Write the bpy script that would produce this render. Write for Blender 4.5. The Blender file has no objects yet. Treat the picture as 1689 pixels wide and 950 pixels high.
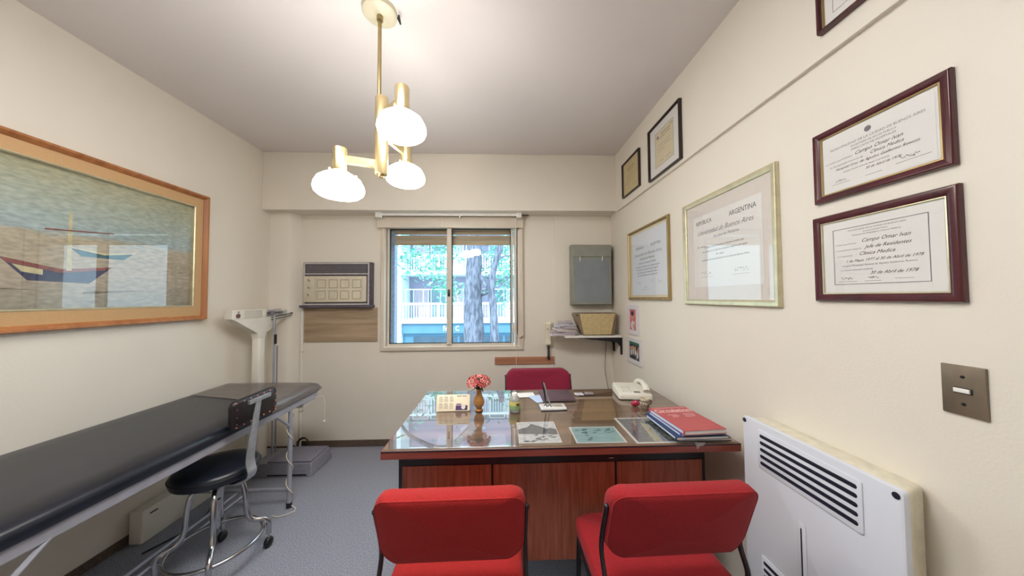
import bpy, math, random
from mathutils import Matrix, Vector, noise
random.seed(7)
PI = math.pi
C = bpy.context.scene.collection
sc = bpy.context.scene

# ---------------------------------------------------------------- camera
F_PX, YAW, PITCH, ROLL, CAM_H = 500.0, .03503, .03185, -.00574, 1.4
cam = bpy.data.cameras.new('camera'); cam_o = bpy.data.objects.new('camera', cam); C.objects.link(cam_o)
cam.sensor_fit = 'HORIZONTAL'; cam.sensor_width = 36; cam.lens = F_PX / 1689 * 36; cam.clip_start = .02; cam.clip_end = 200
r_ = Vector((math.cos(YAW), -math.sin(YAW), 0)); f_ = Vector((math.sin(YAW), math.cos(YAW), 0)); u_ = Vector((0, 0, 1))
fw = f_*math.cos(PITCH) + u_*math.sin(PITCH); up = u_*math.cos(PITCH) - f_*math.sin(PITCH)
rr = r_*math.cos(ROLL) + up*math.sin(ROLL); uu = up*math.cos(ROLL) - r_*math.sin(ROLL)
cam_o.matrix_world = Matrix(((rr.x, uu.x, -fw.x, 0), (rr.y, uu.y, -fw.y, 0), (rr.z, uu.z, -fw.z, CAM_H), (0, 0, 0, 1)))
sc.camera = cam_o

# ---------------------------------------------------------------- light and exposure
SHADE_EMIT = 19.0
FILL_PANEL_EMIT = 7.5  # strength of the added overhead fill panel
w = bpy.data.worlds.new('world'); sc.world = w; w.use_nodes = True
nt = w.node_tree; nt.nodes.clear()
bg = nt.nodes.new('ShaderNodeBackground'); bg.inputs[0].default_value = (.62, .86, 1, 1); bg.inputs[1].default_value = 2.15
wo = nt.nodes.new('ShaderNodeOutputWorld'); nt.links.new(bg.outputs[0], wo.inputs[0])
sun = bpy.data.lights.new('sun', 'SUN'); sun.energy = 1.6; sun.angle = .03; sun.color = (1, .97, .9)
sun_o = bpy.data.objects.new('sun', sun); C.objects.link(sun_o)
sun_o.rotation_euler = Vector((.35, 1.0, -1.1)).to_track_quat('-Z', 'Y').to_euler(); sun_o.location = (0, -5, 12)
al = bpy.data.lights.new('window_portal', 'AREA'); al.shape = 'RECTANGLE'; al.size = 1.25; al.size_y = 1.05; al.cycles.is_portal = True
al_o = bpy.data.objects.new('window_portal', al); C.objects.link(al_o); al_o.location = (-.5, 3.2, 1.46); al_o.rotation_euler = (-PI/2, 0, 0)
sc.view_settings.view_transform = 'Standard'; sc.view_settings.look = 'None'
sc.view_settings.gamma = 1; sc.view_settings.use_curve_mapping = False; sc.view_settings.exposure = 1.1
sc.cycles.max_bounces = 10; sc.cycles.diffuse_bounces = 6; sc.cycles.transparent_max_bounces = 12
sc.cycles.sample_clamp_indirect = 6; sc.cycles.caustics_reflective = False; sc.cycles.caustics_refractive = False

# ---------------------------------------------------------------- materials
def hx(s):
    v = [int(s[i:i+2], 16)/255 for i in (0, 2, 4)]
    return tuple(((c+.055)/1.055)**2.4 if c > .04 else c/12.92 for c in v)
def mat(name, col, rough=.55, metal=0, noise_s=0, noise_a=0, bump_s=0, bump=0, emit=0, coat=0, spec=.5, sheen=0, stretch=(1, 1, 1), col2=None, detail=4, ramp=None):
    """procedural principled material: colour mottled by noise, optional bump"""
    if isinstance(col, str): col = hx(col)
    if isinstance(col2, str): col2 = hx(col2)
    m = bpy.data.materials.new(name); m.use_nodes = True; t = m.node_tree; N = t.nodes; L = t.links
    b = N['Principled BSDF']
    b.inputs['Base Color'].default_value = (*col, 1); b.inputs['Roughness'].default_value = rough; b.inputs['Metallic'].default_value = metal
    b.inputs['Coat Weight'].default_value = coat; b.inputs['Coat Roughness'].default_value = .08; b.inputs['Specular IOR Level'].default_value = spec
    b.inputs['Sheen Weight'].default_value = sheen
    tc = N.new('ShaderNodeTexCoord'); mp = N.new('ShaderNodeMapping'); mp.inputs['Scale'].default_value = stretch
    L.new(tc.outputs['Object'], mp.inputs[0])
    if noise_s or col2:
        n = N.new('ShaderNodeTexNoise'); n.inputs['Scale'].default_value = noise_s or 5; n.inputs['Detail'].default_value = detail
        L.new(mp.outputs[0], n.inputs['Vector'])
        r = N.new('ShaderNodeValToRGB'); c2 = col2 if col2 else tuple(c*(1-noise_a) for c in col); c1 = col if col2 else tuple(min(1, c*(1+noise_a*.6)) for c in col)
        lo, hi = ramp or (.35, .65)
        r.color_ramp.elements[0].position = lo; r.color_ramp.elements[0].color = (*c2, 1)
        r.color_ramp.elements[1].position = hi; r.color_ramp.elements[1].color = (*c1, 1)
        L.new(n.outputs[0], r.inputs[0]); L.new(r.outputs[0], b.inputs['Base Color'])
    if bump:
        n2 = N.new('ShaderNodeTexNoise'); n2.inputs['Scale'].default_value = bump_s; n2.inputs['Detail'].default_value = 3
        L.new(mp.outputs[0], n2.inputs['Vector'])
        bm = N.new('ShaderNodeBump'); bm.inputs['Strength'].default_value = bump; bm.inputs['Distance'].default_value = .004
        L.new(n2.outputs[0], bm.inputs['Height']); L.new(bm.outputs[0], b.inputs['Normal'])
    if emit:
        b.inputs['Emission Color'].default_value = (*col, 1); b.inputs['Emission Strength'].default_value = emit
    return m
def glass_mat(name, ior=1.5, tint=(1, 1, 1), rough=0.0):
    m = bpy.data.materials.new(name); m.use_nodes = True; t = m.node_tree; N = t.nodes; L = t.links; N.clear()
    tr = N.new('ShaderNodeBsdfTransparent'); tr.inputs[0].default_value = (*tint, 1)
    g = N.new('ShaderNodeBsdfGlossy'); g.inputs['Roughness'].default_value = rough
    fr = N.new('ShaderNodeFresnel'); fr.inputs[0].default_value = ior
    mx = N.new('ShaderNodeMixShader'); o = N.new('ShaderNodeOutputMaterial')
    ge = N.new('ShaderNodeNewGeometry'); iv = N.new('ShaderNodeMath'); iv.operation = 'SUBTRACT'; iv.inputs[0].default_value = 1; L.new(ge.outputs['Backfacing'], iv.inputs[1])
    ml = N.new('ShaderNodeMath'); ml.operation = 'MULTIPLY'; L.new(fr.outputs[0], ml.inputs[0]); L.new(iv.outputs[0], ml.inputs[1])
    L.new(ml.outputs[0], mx.inputs[0]); L.new(tr.outputs[0], mx.inputs[1]); L.new(g.outputs[0], mx.inputs[2]); L.new(mx.outputs[0], o.inputs[0])
    return m
def wood_mat(name, c1, c2, axis=2, scale=14, rough=.4, coat=0, distort=2.5):
    st = [1, 1, 1]; st[axis] = .06
    m = mat(name, c1, rough, noise_s=scale, col2=c2, stretch=tuple(st), detail=6, coat=coat, ramp=(.32, .68))
    return m

wall_m = mat('cream_wall_paint', 'e3dccf', .7, noise_s=1.4, noise_a=.03, bump_s=140, bump=.12)
ceil_m = mat('ceiling_paint', 'dcd6d4', .8, noise_s=1.2, noise_a=.02, bump_s=120, bump=.06)
carpet_m = mat('grey_carpet', '9c9ea9', .95, noise_s=170, col2='72747f', bump_s=220, bump=.35, detail=6, ramp=(.34, .62))
skirt_m = mat('brown_skirting', '6d5b4e', .9, noise_s=160, col2='493d36')
white_m = mat('white_enamel', 'e9e7e1', .35, noise_s=3, noise_a=.02)
winframe_m = mat('window_frame_paint', 'd8cdbd', .4, noise_s=4, noise_a=.05)
gasket_m = mat('black_gasket', '23262c', .6, noise_s=30, noise_a=.2)
red_m = mat('red_fabric', 'a21613', .9, noise_s=260, noise_a=.22, bump_s=420, bump=.35, sheen=.03)
maroon_m = mat('crimson_fabric', '861736', .9, noise_s=260, noise_a=.2, bump_s=420, bump=.3, sheen=0)
black_m = mat('black_metal', '17151c', .35, noise_s=20, noise_a=.15)
blackpl_m = mat('black_plastic', '131419', .4, noise_s=20, noise_a=.2)
chrome_m = mat('worn_chrome', 'b9babd', .22, 1, noise_s=18, noise_a=.12)
grey_metal_m = mat('grey_painted_metal', 'a9aab4', .4, .3, noise_s=12, noise_a=.1)
vinyl_m = mat('black_vinyl', '181c27', .33, noise_s=9, noise_a=.2, bump_s=30, bump=.08)
steel_grey_m = mat('scale_grey_enamel', '8c8c98', .55, noise_s=40, noise_a=.1)
cream_enamel_m = mat('cream_enamel', 'e4dfd3', .4, noise_s=6, noise_a=.05)
brass_m = mat('satin_brass', 'cdb98c', .25, .85, noise_s=10, noise_a=.08)
brass_dark_m = mat('aged_brass', 'a08c62', .3, .8, noise_s=10, noise_a=.1)
gold_m = mat('gold_leaf_moulding', 'a89264', .42, .5, noise_s=22, noise_a=.18, stretch=(1, .3, 1))
champagne_m = mat('champagne_moulding', 'cfc7a6', .35, .5, noise_s=22, noise_a=.12)
darkwood_m = mat('mahogany_moulding', '470e1a', .25, noise_s=18, noise_a=.25, coat=.4, stretch=(1, .2, 1))
blackwood_m = mat('dark_moulding', '2b1a1a', .3, noise_s=18, noise_a=.2)
paper_m = mat('document_paper', 'e6e4e0', .8, noise_s=5, noise_a=.02)
cream_paper_m = mat('cream_paper', 'dccfae', .8, noise_s=5, noise_a=.03)
yellow_paper_m = mat('yellowed_paper', 'c9b684', .8, noise_s=5, noise_a=.05)
matboard_m = mat('ivory_mat_board', 'dcd4cc', .85, noise_s=60, noise_a=.02)
ink_m = mat('black_ink', '1b1a1e', .7, noise_s=50, noise_a=.2)
greyink_m = mat('grey_ink', '77757a', .7, noise_s=50, noise_a=.2)
pane_m = glass_mat('clear_pane', 1.5)
picglass_m = glass_mat('picture_glass', 1.75)
deskglass_m = glass_mat('desk_glass', 3.3, (1, 1, 1))
tabletop_wood = wood_mat('desktop_walnut', '94755a', '66503e', 0, 16, .35)
redwood_m = wood_mat('red_mahogany_laminate', 'ae624a', '86452f', 2, 75, .4)
redwood_h = wood_mat('red_mahogany_edge', '92483a', '71352c', 0, 60, .35)
pinewood_m = wood_mat('grey_brown_wood', 'b39c80', '8f7a62', 0, 34, .6)
stripwood_m = wood_mat('tan_wood_strip', 'b98264', 'a06d50', 0, 30, .5)
oak_m = wood_mat('honey_oak', 'b97c4c', '9a6038', 1, 26, .45)
linen_m = mat('tan_linen_liner', 'c8a274', .85, noise_s=300, noise_a=.08)

# ---------------------------------------------------------------- mesh builder
I4 = Matrix.Identity(4)
def T(x, y, z): return Matrix.Translation((x, y, z))
def RZ(a): return Matrix.Rotation(a, 4, 'Z')
def RX(a): return Matrix.Rotation(a, 4, 'X')
def RY(a): return Matrix.Rotation(a, 4, 'Y')
def rrect(w, h, r, n=6, cx=0, cy=0):
    r = min(r, w/2-1e-5, h/2-1e-5); p = []
    for k, (sx, sy) in enumerate(((1, 1), (-1, 1), (-1, -1), (1, -1))):
        for i in range(n+1):
            a = PI/2*(k+i/n)
            p.append((cx+sx*(w/2-r)+r*math.cos(a), cy+sy*(h/2-r)+r*math.sin(a)))
    return p
def circ(r, n=24): return [(r*math.cos(2*PI*i/n), r*math.sin(2*PI*i/n)) for i in range(n)]
def smooth_path(pts, n=6, closed=False):
    P = [Vector(p) for p in pts]; out = []; m = len(P)
    for i in range(m if closed else m-1):
        p1, p2 = P[i], P[(i+1) % m]
        p0 = P[i-1] if (closed or i > 0) else p1; p3 = P[(i+2) % m] if (closed or i+2 < m) else p2
        for k in range(n):
            t = k/n
            out.append(.5*((2*p1)+(p2-p0)*t+(2*p0-5*p1+4*p2-p3)*t*t+(3*p1-p0-3*p2+p3)*t**3))
    if not closed: out.append(P[-1])
    return out
class MB:
    def __init__(s, M=I4): s.v = []; s.f = []; s.m = []; s.M = M
    def add(s, vs, fs, mi=0, M=None):
        T_ = s.M @ M if M is not None else s.M
        o = len(s.v); s.v += [T_ @ Vector(v) for v in vs]
        for f in fs: s.f.append([i+o for i in f]); s.m.append(mi)
        return s
    def box(s, x0, x1, y0, y1, z0, z1, mi=0, M=None):
        return s.add([(x, y, z) for x in (x0, x1) for y in (y0, y1) for z in (z0, z1)],
              [(0, 1, 3, 2), (4, 6, 7, 5), (0, 4, 5, 1), (2, 3, 7, 6), (0, 2, 6, 4), (1, 5, 7, 3)], mi, M)
    def loft(s, rings, mi=0, M=None, caps=True, close=False):
        n = len(rings[0]); vs = [p for r in rings for p in r]; fs = []
        R_ = len(rings)
        for k in range(R_ if close else R_-1):
            a, b = k*n, ((k+1) % R_)*n
            for i in range(n): j = (i+1) % n; fs.append((a+i, a+j, b+j, b+i))
        if caps and not close: fs.append(tuple(range(n))[::-1]); fs.append(tuple((R_-1)*n+i for i in range(n)))
        return s.add(vs, fs, mi, M)
    def rbox(s, w, d, h, r=.01, e=.003, mi=0, M=None, n=5, z0=0):
        """box centred on x,y from z0 up; plan corners r, edge rounding e"""
        R = []
        for t in (0, .5, 1):
            a = PI/2*t; ins = e*(1-math.sin(a)); R.append([(x, y, z0+e*(1-math.cos(a))) for x, y in rrect(w-2*ins, d-2*ins, max(r-ins, 1e-4), n)])
        for t in (0, .5, 1):
            a = PI/2*t; ins = e*(1-math.cos(a)); R.append([(x, y, z0+h-e+e*math.sin(a)) for x, y in rrect(w-2*ins, d-2*ins, max(r-ins, 1e-4), n)])
        return s.loft(R, mi, M)
    def prism(s, pts, z0, z1, mi=0, M=None):
        return s.loft([[(x, y, z0) for x, y in pts], [(x, y, z1) for x, y in pts]], mi, M)
    def lathe(s, prof, n=24, mi=0, M=None, caps=True):
        return s.loft([[(r*math.cos(2*PI*i/n), r*math.sin(2*PI*i/n), z) for i in range(n)] for r, z in prof], mi, M, caps)
    def cyl(s, r, z0, z1, n=20, mi=0, M=None): return s.lathe([(r, z0), (r, z1)], n, mi, M)
    def ball(s, r, c=(0, 0, 0), n=14, mi=0, M=None, sc_=(1, 1, 1)):
        pr = [(max(r*math.sin(PI*k/8), 1e-5), -r*math.cos(PI*k/8)) for k in range(9)]
        m = T(*c) @ Matrix.Diagonal((*sc_, 1)); return s.lathe(pr, n, mi, (M @ m) if M is not None else m)
    def tube(s, path, r, n=10, mi=0, M=None, closed=False, flat=1):
        P = [Vector(p) for p in path]; m = len(P); rings = []; prev = None
        for i in range(m):
            a = P[i-1] if (closed or i > 0) else P[i]; b = P[(i+1) % m] if (closed or i+1 < m) else P[i]
            t = (b-a).normalized()
            if prev is None:
                ref = Vector((0, 0, 1)) if abs(t.z) < .9 else Vector((1, 0, 0)); nrm = t.cross(ref).normalized()
            else: nrm = (prev - t*prev.dot(t)).normalized()
            prev = nrm; bn = t.cross(nrm); rad = r[i] if isinstance(r, (list, tuple)) else r
            rings.append([P[i]+nrm*(rad*math.cos(2*PI*k/n))+bn*(rad*flat*math.sin(2*PI*k/n)) for k in range(n)])
        return s.loft(rings, mi, M, caps=not closed, close=closed)
    def frame(s, w, h, prof, mi=0, M=None):
        """mitred rectangular moulding; prof = list of (inset, height)"""
        rings = []
        for d, z in prof:
            a, b = w/2-d, h/2-d; rings.append([(a, b, z), (-a, b, z), (-a, -b, z), (a, -b, z)])
        return s.loft(rings, mi, M, caps=False, close=True)
    def text(s, txt, size, x=0, y=0, z=0, mi=0, M=None, shear=0, align='LEFT', sx=1, bold=0, extr=0):
        cu = bpy.data.curves.new('t', 'FONT'); cu.body = txt; cu.size = size; cu.shear = shear; cu.align_x = align; cu.resolution_u = 2
        cu.offset = bold; cu.extrude = extr
        ob = bpy.data.objects.new('t', cu); me = ob.to_mesh()
        vs = [(v.co.x*sx+x, v.co.y+y, v.co.z+z) for v in me.vertices]; fs = [tuple(p.vertices) for p in me.polygons]
        ob.to_mesh_clear(); bpy.data.objects.remove(ob); bpy.data.curves.remove(cu)
        if vs: s.add(vs, fs, mi, M)
        return s
    def scribble(s, x, y, w, h, z, seed=0, th=.0006, mi=0, M=None, n=26):
        rnd = random.Random(seed); pts = [(x+w*i/n+rnd.uniform(-.06, .06)*w, y+rnd.uniform(-.5, .5)*h*(1 if i % 2 else -1), z) for i in range(n)]
        P = smooth_path(pts, 4); vs = []; fs = []
        for i, p in enumerate(P): vs += [(p.x, p.y-th, z), (p.x, p.y+th, z)]
        for i in range(len(P)-1): fs.append((2*i, 2*i+2, 2*i+3, 2*i+1))
        return s.add(vs, fs, mi, M)
    def build(s, name, mats, parent=None, smooth=True, bevel=0, seg=2, autos=40):
        me = bpy.data.meshes.new(name); me.from_pydata([tuple(v) for v in s.v], [], s.f)
        if not isinstance(mats, (list, tuple)): mats = [mats]
        for m in mats: me.materials.append(m)
        for p, mi in zip(me.polygons, s.m): p.material_index = mi
        import bmesh
        b = bmesh.new(); b.from_mesh(me); bmesh.ops.recalc_face_normals(b, faces=b.faces); 
        lim = math.radians(autos)
        for e in b.edges:
            e.smooth = not (len(e.link_faces) == 2 and e.calc_face_angle(0) > lim)
        for f in b.faces: f.smooth = smooth
        b.to_mesh(me); b.free()
        o = bpy.data.objects.new(name, me); C.objects.link(o)
        if parent is not None: o.parent = parent
        if bevel:
            md = o.modifiers.new('bevel', 'BEVEL'); md.width = bevel; md.segments = seg; md.limit_method = 'ANGLE'; md.angle_limit = math.radians(50)
        return o
def tag(o, label=None, cat=None, group=None, kind=None):
    for k, v in (('label', label), ('category', cat), ('group', group), ('kind', kind)):
        if v: o[k] = v
    return o
def thing(name, label, cat, M=I4, group=None, kind=None):
    o = bpy.data.objects.new(name, None); o.empty_display_size = .05; C.objects.link(o); o.matrix_world = M
    return tag(o, label, cat, group, kind)
def struct(o): o['kind'] = 'structure'; return o
def copy_tree(o, parent=None):
    c = o.copy(); C.objects.link(c); c.parent = parent
    for ch in o.children: copy_tree(ch, c)
    return c

XL, XR, YB, YW, HC, HB, YN = -2.153, 1.095, 2.78, 2.975, 2.735, 2.205, -1.5
def WR(y, z, off=0): return Matrix(((0, 0, -1, XR-off), (-1, 0, 0, y), (0, 1, 0, z), (0, 0, 0, 1)))
def WL(y, z, off=0): return Matrix(((0, 0, 1, XL+off), (1, 0, 0, y), (0, 1, 0, z), (0, 0, 0, 1)))
def WF(x, z, off=0): return Matrix(((1, 0, 0, x), (0, 0, -1, YW-off), (0, 1, 0, z), (0, 0, 0, 1)))

# ---------------------------------------------------------------- the room
struct(MB().box(XL-.2, XR+.2, YN-.2, YW+.22, -.15, 0).build('floor', carpet_m))
struct(MB().box(XL-.2, XR+.2, YN-.2, YW+.22, HC, HC+.15).build('ceiling', ceil_m))
struct(MB().box(XL-.2, XL, YN-.2, YW+.22, 0, HC).build('wall_left', wall_m))
struct(MB().box(XR, XR+.2, YN-.2, YW+.22, 0, HC).build('wall_right', wall_m))
struct(MB().box(XL, XR, YN-.2, YN, 0, HC).build('wall_near', wall_m))
WX0, WX1, WZ0, WZ1 = -1.125, .135, .925, 2.125        # window opening
b = MB(); Y0, Y1 = YW, YW+.22
b.box(XL, WX0, Y0, Y1, 0, HC).box(WX1, XR, Y0, Y1, 0, HC).box(WX0, WX1, Y0, Y1, 0, WZ0).box(WX0, WX1, Y0, Y1, WZ1, HC)
struct(b.build('wall_far', wall_m))
struct(MB().box(XL, XR, YB, YW, HB, HC).build('trim_1', wall_m, bevel=.004))                  # beam over the window
struct(MB().box(XR-.018, XR, .75, YB, HB-.008, HC).build('trim_2', wall_m, bevel=.002))         # projecting beam face on the right wall
struct(MB().prism([(XL, YW), (XL, 2.885), (-1.985, 2.885), (-1.965, 2.9), (-1.93, YW)], 0, HB).build('trim_3', wall_m))   # corner pillar
struct(MB().box(.522, XR, YW-.008, YW, 0, HB).build('trim_4', wall_m, bevel=.002))
struct(MB().box(-1.93, XR, YW-.014, YW, 0, .06).build('baseboard_far', skirt_m, bevel=.003))
struct(MB().box(XL, -1.96, 2.872, 2.885, 0, .06).build('baseboard_pillar', skirt_m, bevel=.003))
struct(MB().box(XL, XL+.012, YN, 2.87, 0, .05).build('baseboard_left', skirt_m, bevel=.003))
struct(MB().box(XR-.012, XR, YN, YW-.02, 0, .05).build('baseboard_right', skirt_m, bevel=.003))
# thin vertical joint lines of the wall panels
struct(MB().box(-1.094, -1.088, YW-.0025, YW, .06, .9).build('trim_5', wall_m))

# window
def P(mb, *a, **k): return mb.build(*a, **k)
win = thing('window_1', 'painted metal window with two sliding sashes in the far wall', 'window', WF(-.495, 1.5), kind='structure')
b = MB(); b.frame(1.375, 1.30, [(0, 0), (0, .02), (.004, .024), (.036, .024), (.04, .018), (.04, 0)], M=T(.02, .045, 0))
b.frame(1.29, 1.215, [(0, -.1), (0, .012), (.022, .012), (.022, -.1)], M=T(0, .025, 0)); P(b, 'casing', winframe_m, win, bevel=.0015)
for sgn, nm in ((-1, 0), (1, 1)):
    x = -.307 if sgn < 0 else .3; z = -.03 if sgn < 0 else -.015
    sash = MB(T(x, .02, z)).frame(.62, 1.165, [(0, -.02), (0, .012), (.016, .012), (.02, .004), (.02, -.02)]).build('sash', winframe_m, win, bevel=.001)
    MB(T(x, .02, z)).frame(.58, 1.125, [(0, -.01), (0, .003), (.008, .003), (.008, -.01)]).build('gasket', gasket_m, sash)
    MB(T(x, .02, z)).box(-.285, .285, -.557, .557, -.006, -.002).build('glass_pane', pane_m, sash)
MB(T(-.012, .02, 0)).box(-.022, .022, -.57, .57, -.012, .02).build('meeting_stile', winframe_m, win, bevel=.003)
MB(T(-.012, -.05, .02)).rbox(.022, .07, .012, .011, .003).build('latch', black_m, win)
for (hx_, hy) in ((-.635, .44), (-.635, -.43), (.612, .45), (.612, -.4)):
    MB(T(hx_, hy, .01)).rbox(.014, .075, .016, .006, .002).build('hinge', winframe_m, win)
st = thing('shutter_strap_box', 'long cream strap cover of the roller shutter on the right edge of the window', 'strap box', WF(.185, 1.55, .024))
MB().rbox(.05, 1.02, .02, .006, .003).build('cover', winframe_m, st)
MB().box(-.034, -.029, -.5, .55, 0, .006).build('strap_slot', gasket_m, st)
MB().add([(-.02, -.535, .0), (.03, -.51, .0), (.03, -.51, .03), (-.02, -.535, .03), (-.02, -.50, .0), (.03, -.50, .0), (.03, -.50, .03), (-.02, -.50, .03)],
         [(0, 1, 2, 3), (4, 5, 6, 7), (0, 1, 5, 4), (1, 2, 6, 5), (2, 3, 7, 6), (3, 0, 4, 7)]).build('bottom_cap', winframe_m, st)
slat_m = wood_mat('pale_slat_wood', 'cdbd9f', 'a6957a', 0, 26, .6)
# roller shutter, partly lowered outside the panes
sh = thing('roller_shutter', 'wooden slat roller shutter lowered a little outside the window panes', 'roller shutter', WF(-.5, 2.0, -.145))
zz = -.035
for i in range(4):
    MB(T(0, zz+.05*i+(.008 if i > 1 else 0), 0)).rbox(1.25, .048, .014, .003, .003).build('slat', slat_m, sh)
struct(MB().box(WX0, WX0+.045, YW+.13, YW+.215, WZ0, WZ1).build('trim_6', mat('bluish_guide_rail', '8fa6c4', .5, noise_s=40, noise_a=.2)))
# pelmet and curtain rail over the window
pel = thing('window_pelmet', 'flat cream wooden pelmet board across the top of the window', 'pelmet', WF(-.485, 2.13, .026))
MB().rbox(1.40, .105, .03, .003, .002).build('board', winframe_m, pel)
for x in (-.56, -.1, .33, .55): MB().rbox(.006, .085, .004, .002, .001, M=T(x, -.005, .03)).build('clip', winframe_m, pel)
cr = thing('curtain_rail', 'white metal curtain rail fixed under the beam above the window', 'curtain rail', WF(-.49, 2.19, .10))
MB().rbox(1.36, .028, .022, .003, .002).build('rail', white_m, cr)
MB().rbox(.05, .05, .05, .004, .003, M=T(-.66, -.005, -.02)).build('end_bracket', white_m, cr)
MB().rbox(.05, .05, .05, .004, .003, M=T(.66, -.005, -.02)).build('end_bracket', white_m, cr)
MB().tube([(.675, .008, 0), (.71, .004, -.03), (.76, .012, -.06)], .004).build('wire', gasket_m, cr)
for x in (-.63, .1): MB().rbox(.012, .04, .012, .003, .002, M=T(x, -.015, .012)).build('glider', white_m, cr)
cd = thing('blind_cord', 'thin pale cord hanging down the right side of the window over the wooden strip', 'cord', WF(.14, 2.16, .085))
MB().tube(smooth_path([(0, 0, 0), (.004, -.25, -.02), (0, -.7, -.045), (.0, -1.3, -.05), (.002, -1.42, -.055)], 6), .0022, 6).build('cord', white_m, cd)
MB().rbox(.012, .12, .01, .004, .002, M=T(.002, -.25, -.025)).build('cord_weight', winframe_m, cd)

# ---------------------------------------------------------------- far wall fixtures
ac_m = mat('aged_beige_plastic', 'cdc4ae', .5, noise_s=8, noise_a=.08)
ac_dark = mat('dark_purple_grey_plastic', '57515c', .5, noise_s=20, noise_a=.15)
grille_m = mat('grille_grey', 'bdb7b4', .5, noise_s=20, noise_a=.1)
ac = thing('air_conditioner', 'old beige window air conditioner with dark surround, left of the window', 'air conditioner', WF(-1.545, 1.54, .0))
MB().box(-.325, .315, -.20, .205, 0, .055).build('casing', ac_dark, ac, bevel=.004)
MB(T(-.01, 0, .055)).frame(.61, .40, [(0, 0), (0, .012), (.014, .012), (.014, 0)]).build('front_surround', grille_m, ac, bevel=.002)
grs = mat('grille_slat_grey', '817d80', .5, noise_s=20, noise_a=.1); grd = mat('grille_dark', '3a383d', .6, noise_s=20, noise_a=.1)
g = MB(T(-.012, .14, .055)).box(-.285, .285, -.034, .034, 0, .002, 1)
for i in range(7): g.box(-.285, .285, -.032+i*.0100, -.0275+i*.0100, .002, .005)
g.build('air_grille', [grs, grd], ac)
MB(T(-.012, .093, .055)).rbox(.585, .012, .014, .003, .002).build('grille_bar', grille_m, ac)
fp = MB(T(-.018, -.05, .055)).rbox(.578, .245, .018, .008, .004)
for i, x in enumerate((-.125, -.015, .09, .2)):
    for y in (.05, -.055): fp.frame(.085, .085, [(0, .016), (.003, .021), (.006, .021), (.009, .016)], mi=1, M=T(x-.0, y, 0))
for x in (-.182, .25): fp.box(x, x+.003, -.11, .11, .016, .0195, 1)
fp.build('front_panel', [ac_m, mat('panel_relief', 'a79d88', .5, noise_s=9, noise_a=.05)], ac)
for y in (.07, 0, -.068):
    k = MB(T(-.25, -.035+y, .073)).lathe([(.016, 0), (.016, .004), (.01, .006), (.009, .018), (.001, .019)], 16).build('control_knob', ac_m, ac)
    MB(T(-.25, -.035+y, .092)).box(-.0025, .0025, -.009, .009, 0, .004).build('pointer', ac_dark, k)
g = MB(T(.293, -.05, .05))
for i in range(5): g.box(0, .016, -.1+i*.05, -.065+i*.05, .0, .012)
g.build('side_louvre', ac_dark, ac, bevel=.001)
MB().box(-.345, .325, -.225, -.2, 0, .075).build('bottom_ledge', ac_dark, ac, bevel=.004)
wp = tag(MB(I4).box(-.343, .343, -.162, .162, 0, .012).build('wood_panel', pinewood_m, bevel=.001), 'rectangular wood grain panel on the wall right below the air conditioner', 'wood panel'); wp.matrix_world = WF(-1.537, 1.150)
pip = thing('conduit_pipe', 'thin cream conduit running down the wall from the air conditioner to the floor', 'pipe', WF(-1.893, 0, .02))
MB().tube([(0, .02, 0), (0, 1.34, 0)], .009, 10).build('pipe', white_m, pip)
for y in (.35, .9): MB(T(0, y, -.015)).rbox(.03, .012, .03, .003, .002).build('clamp', winframe_m, pip)
ws = thing('wall_strip', 'horizontal tan wood strip on the wall behind the crimson chair', 'wood strip', WF(.223, .787))
MB().box(-.29, .29, -.036, .036, 0, .012).build('strip', stripwood_m, ws, bevel=.002)
# x-ray viewer
vg = mat('grey_green_metal', '94968c', .45, .3, noise_s=16, noise_a=.06)
vs_ = mat('grey_opal_screen', '858b90', .3, noise_s=7, noise_a=.08)
xv = thing('x_ray_viewer', 'grey metal light box for x-ray films hung on the far wall above the shelf', 'x-ray viewer', WF(.868, 1.615))
MB().box(-.195, .195, -.292, .292, 0, .085).add([(-.195, -.292, .085), (.195, -.292, .085), (.195, .292, .085), (-.195, .292, .085), (-.19, -.287, .1), (.19, -.287, .1), (.19, .287, .1), (-.19, .287, .1)],
    [(0, 1, 5, 4), (1, 2, 6, 5), (2, 3, 7, 6), (3, 0, 4, 7), (4, 5, 6, 7)]).build('housing', vg, xv, bevel=.002)
MB(T(0, -.055, .1)).frame(.375, .455, [(0, 0), (0, .008), (.02, .008), (.02, 0)]).build('screen_frame', vg, xv, bevel=.002)
MB(T(0, -.055, .1)).box(-.168, .168, -.208, .208, 0, .003).build('screen', vs_, xv)
MB(T(0, .225, .1)).box(-.188, .188, -.052, .058, 0, .014).build('top_panel', vg, xv, bevel=.003)
for x in (-.115, .1):
    MB(T(x, .165, .108)).tube([(0, .012, 0), (0, .0, .009), (0, -.035, .004)], .005, 8).build('film_clip', white_m, xv)
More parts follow.
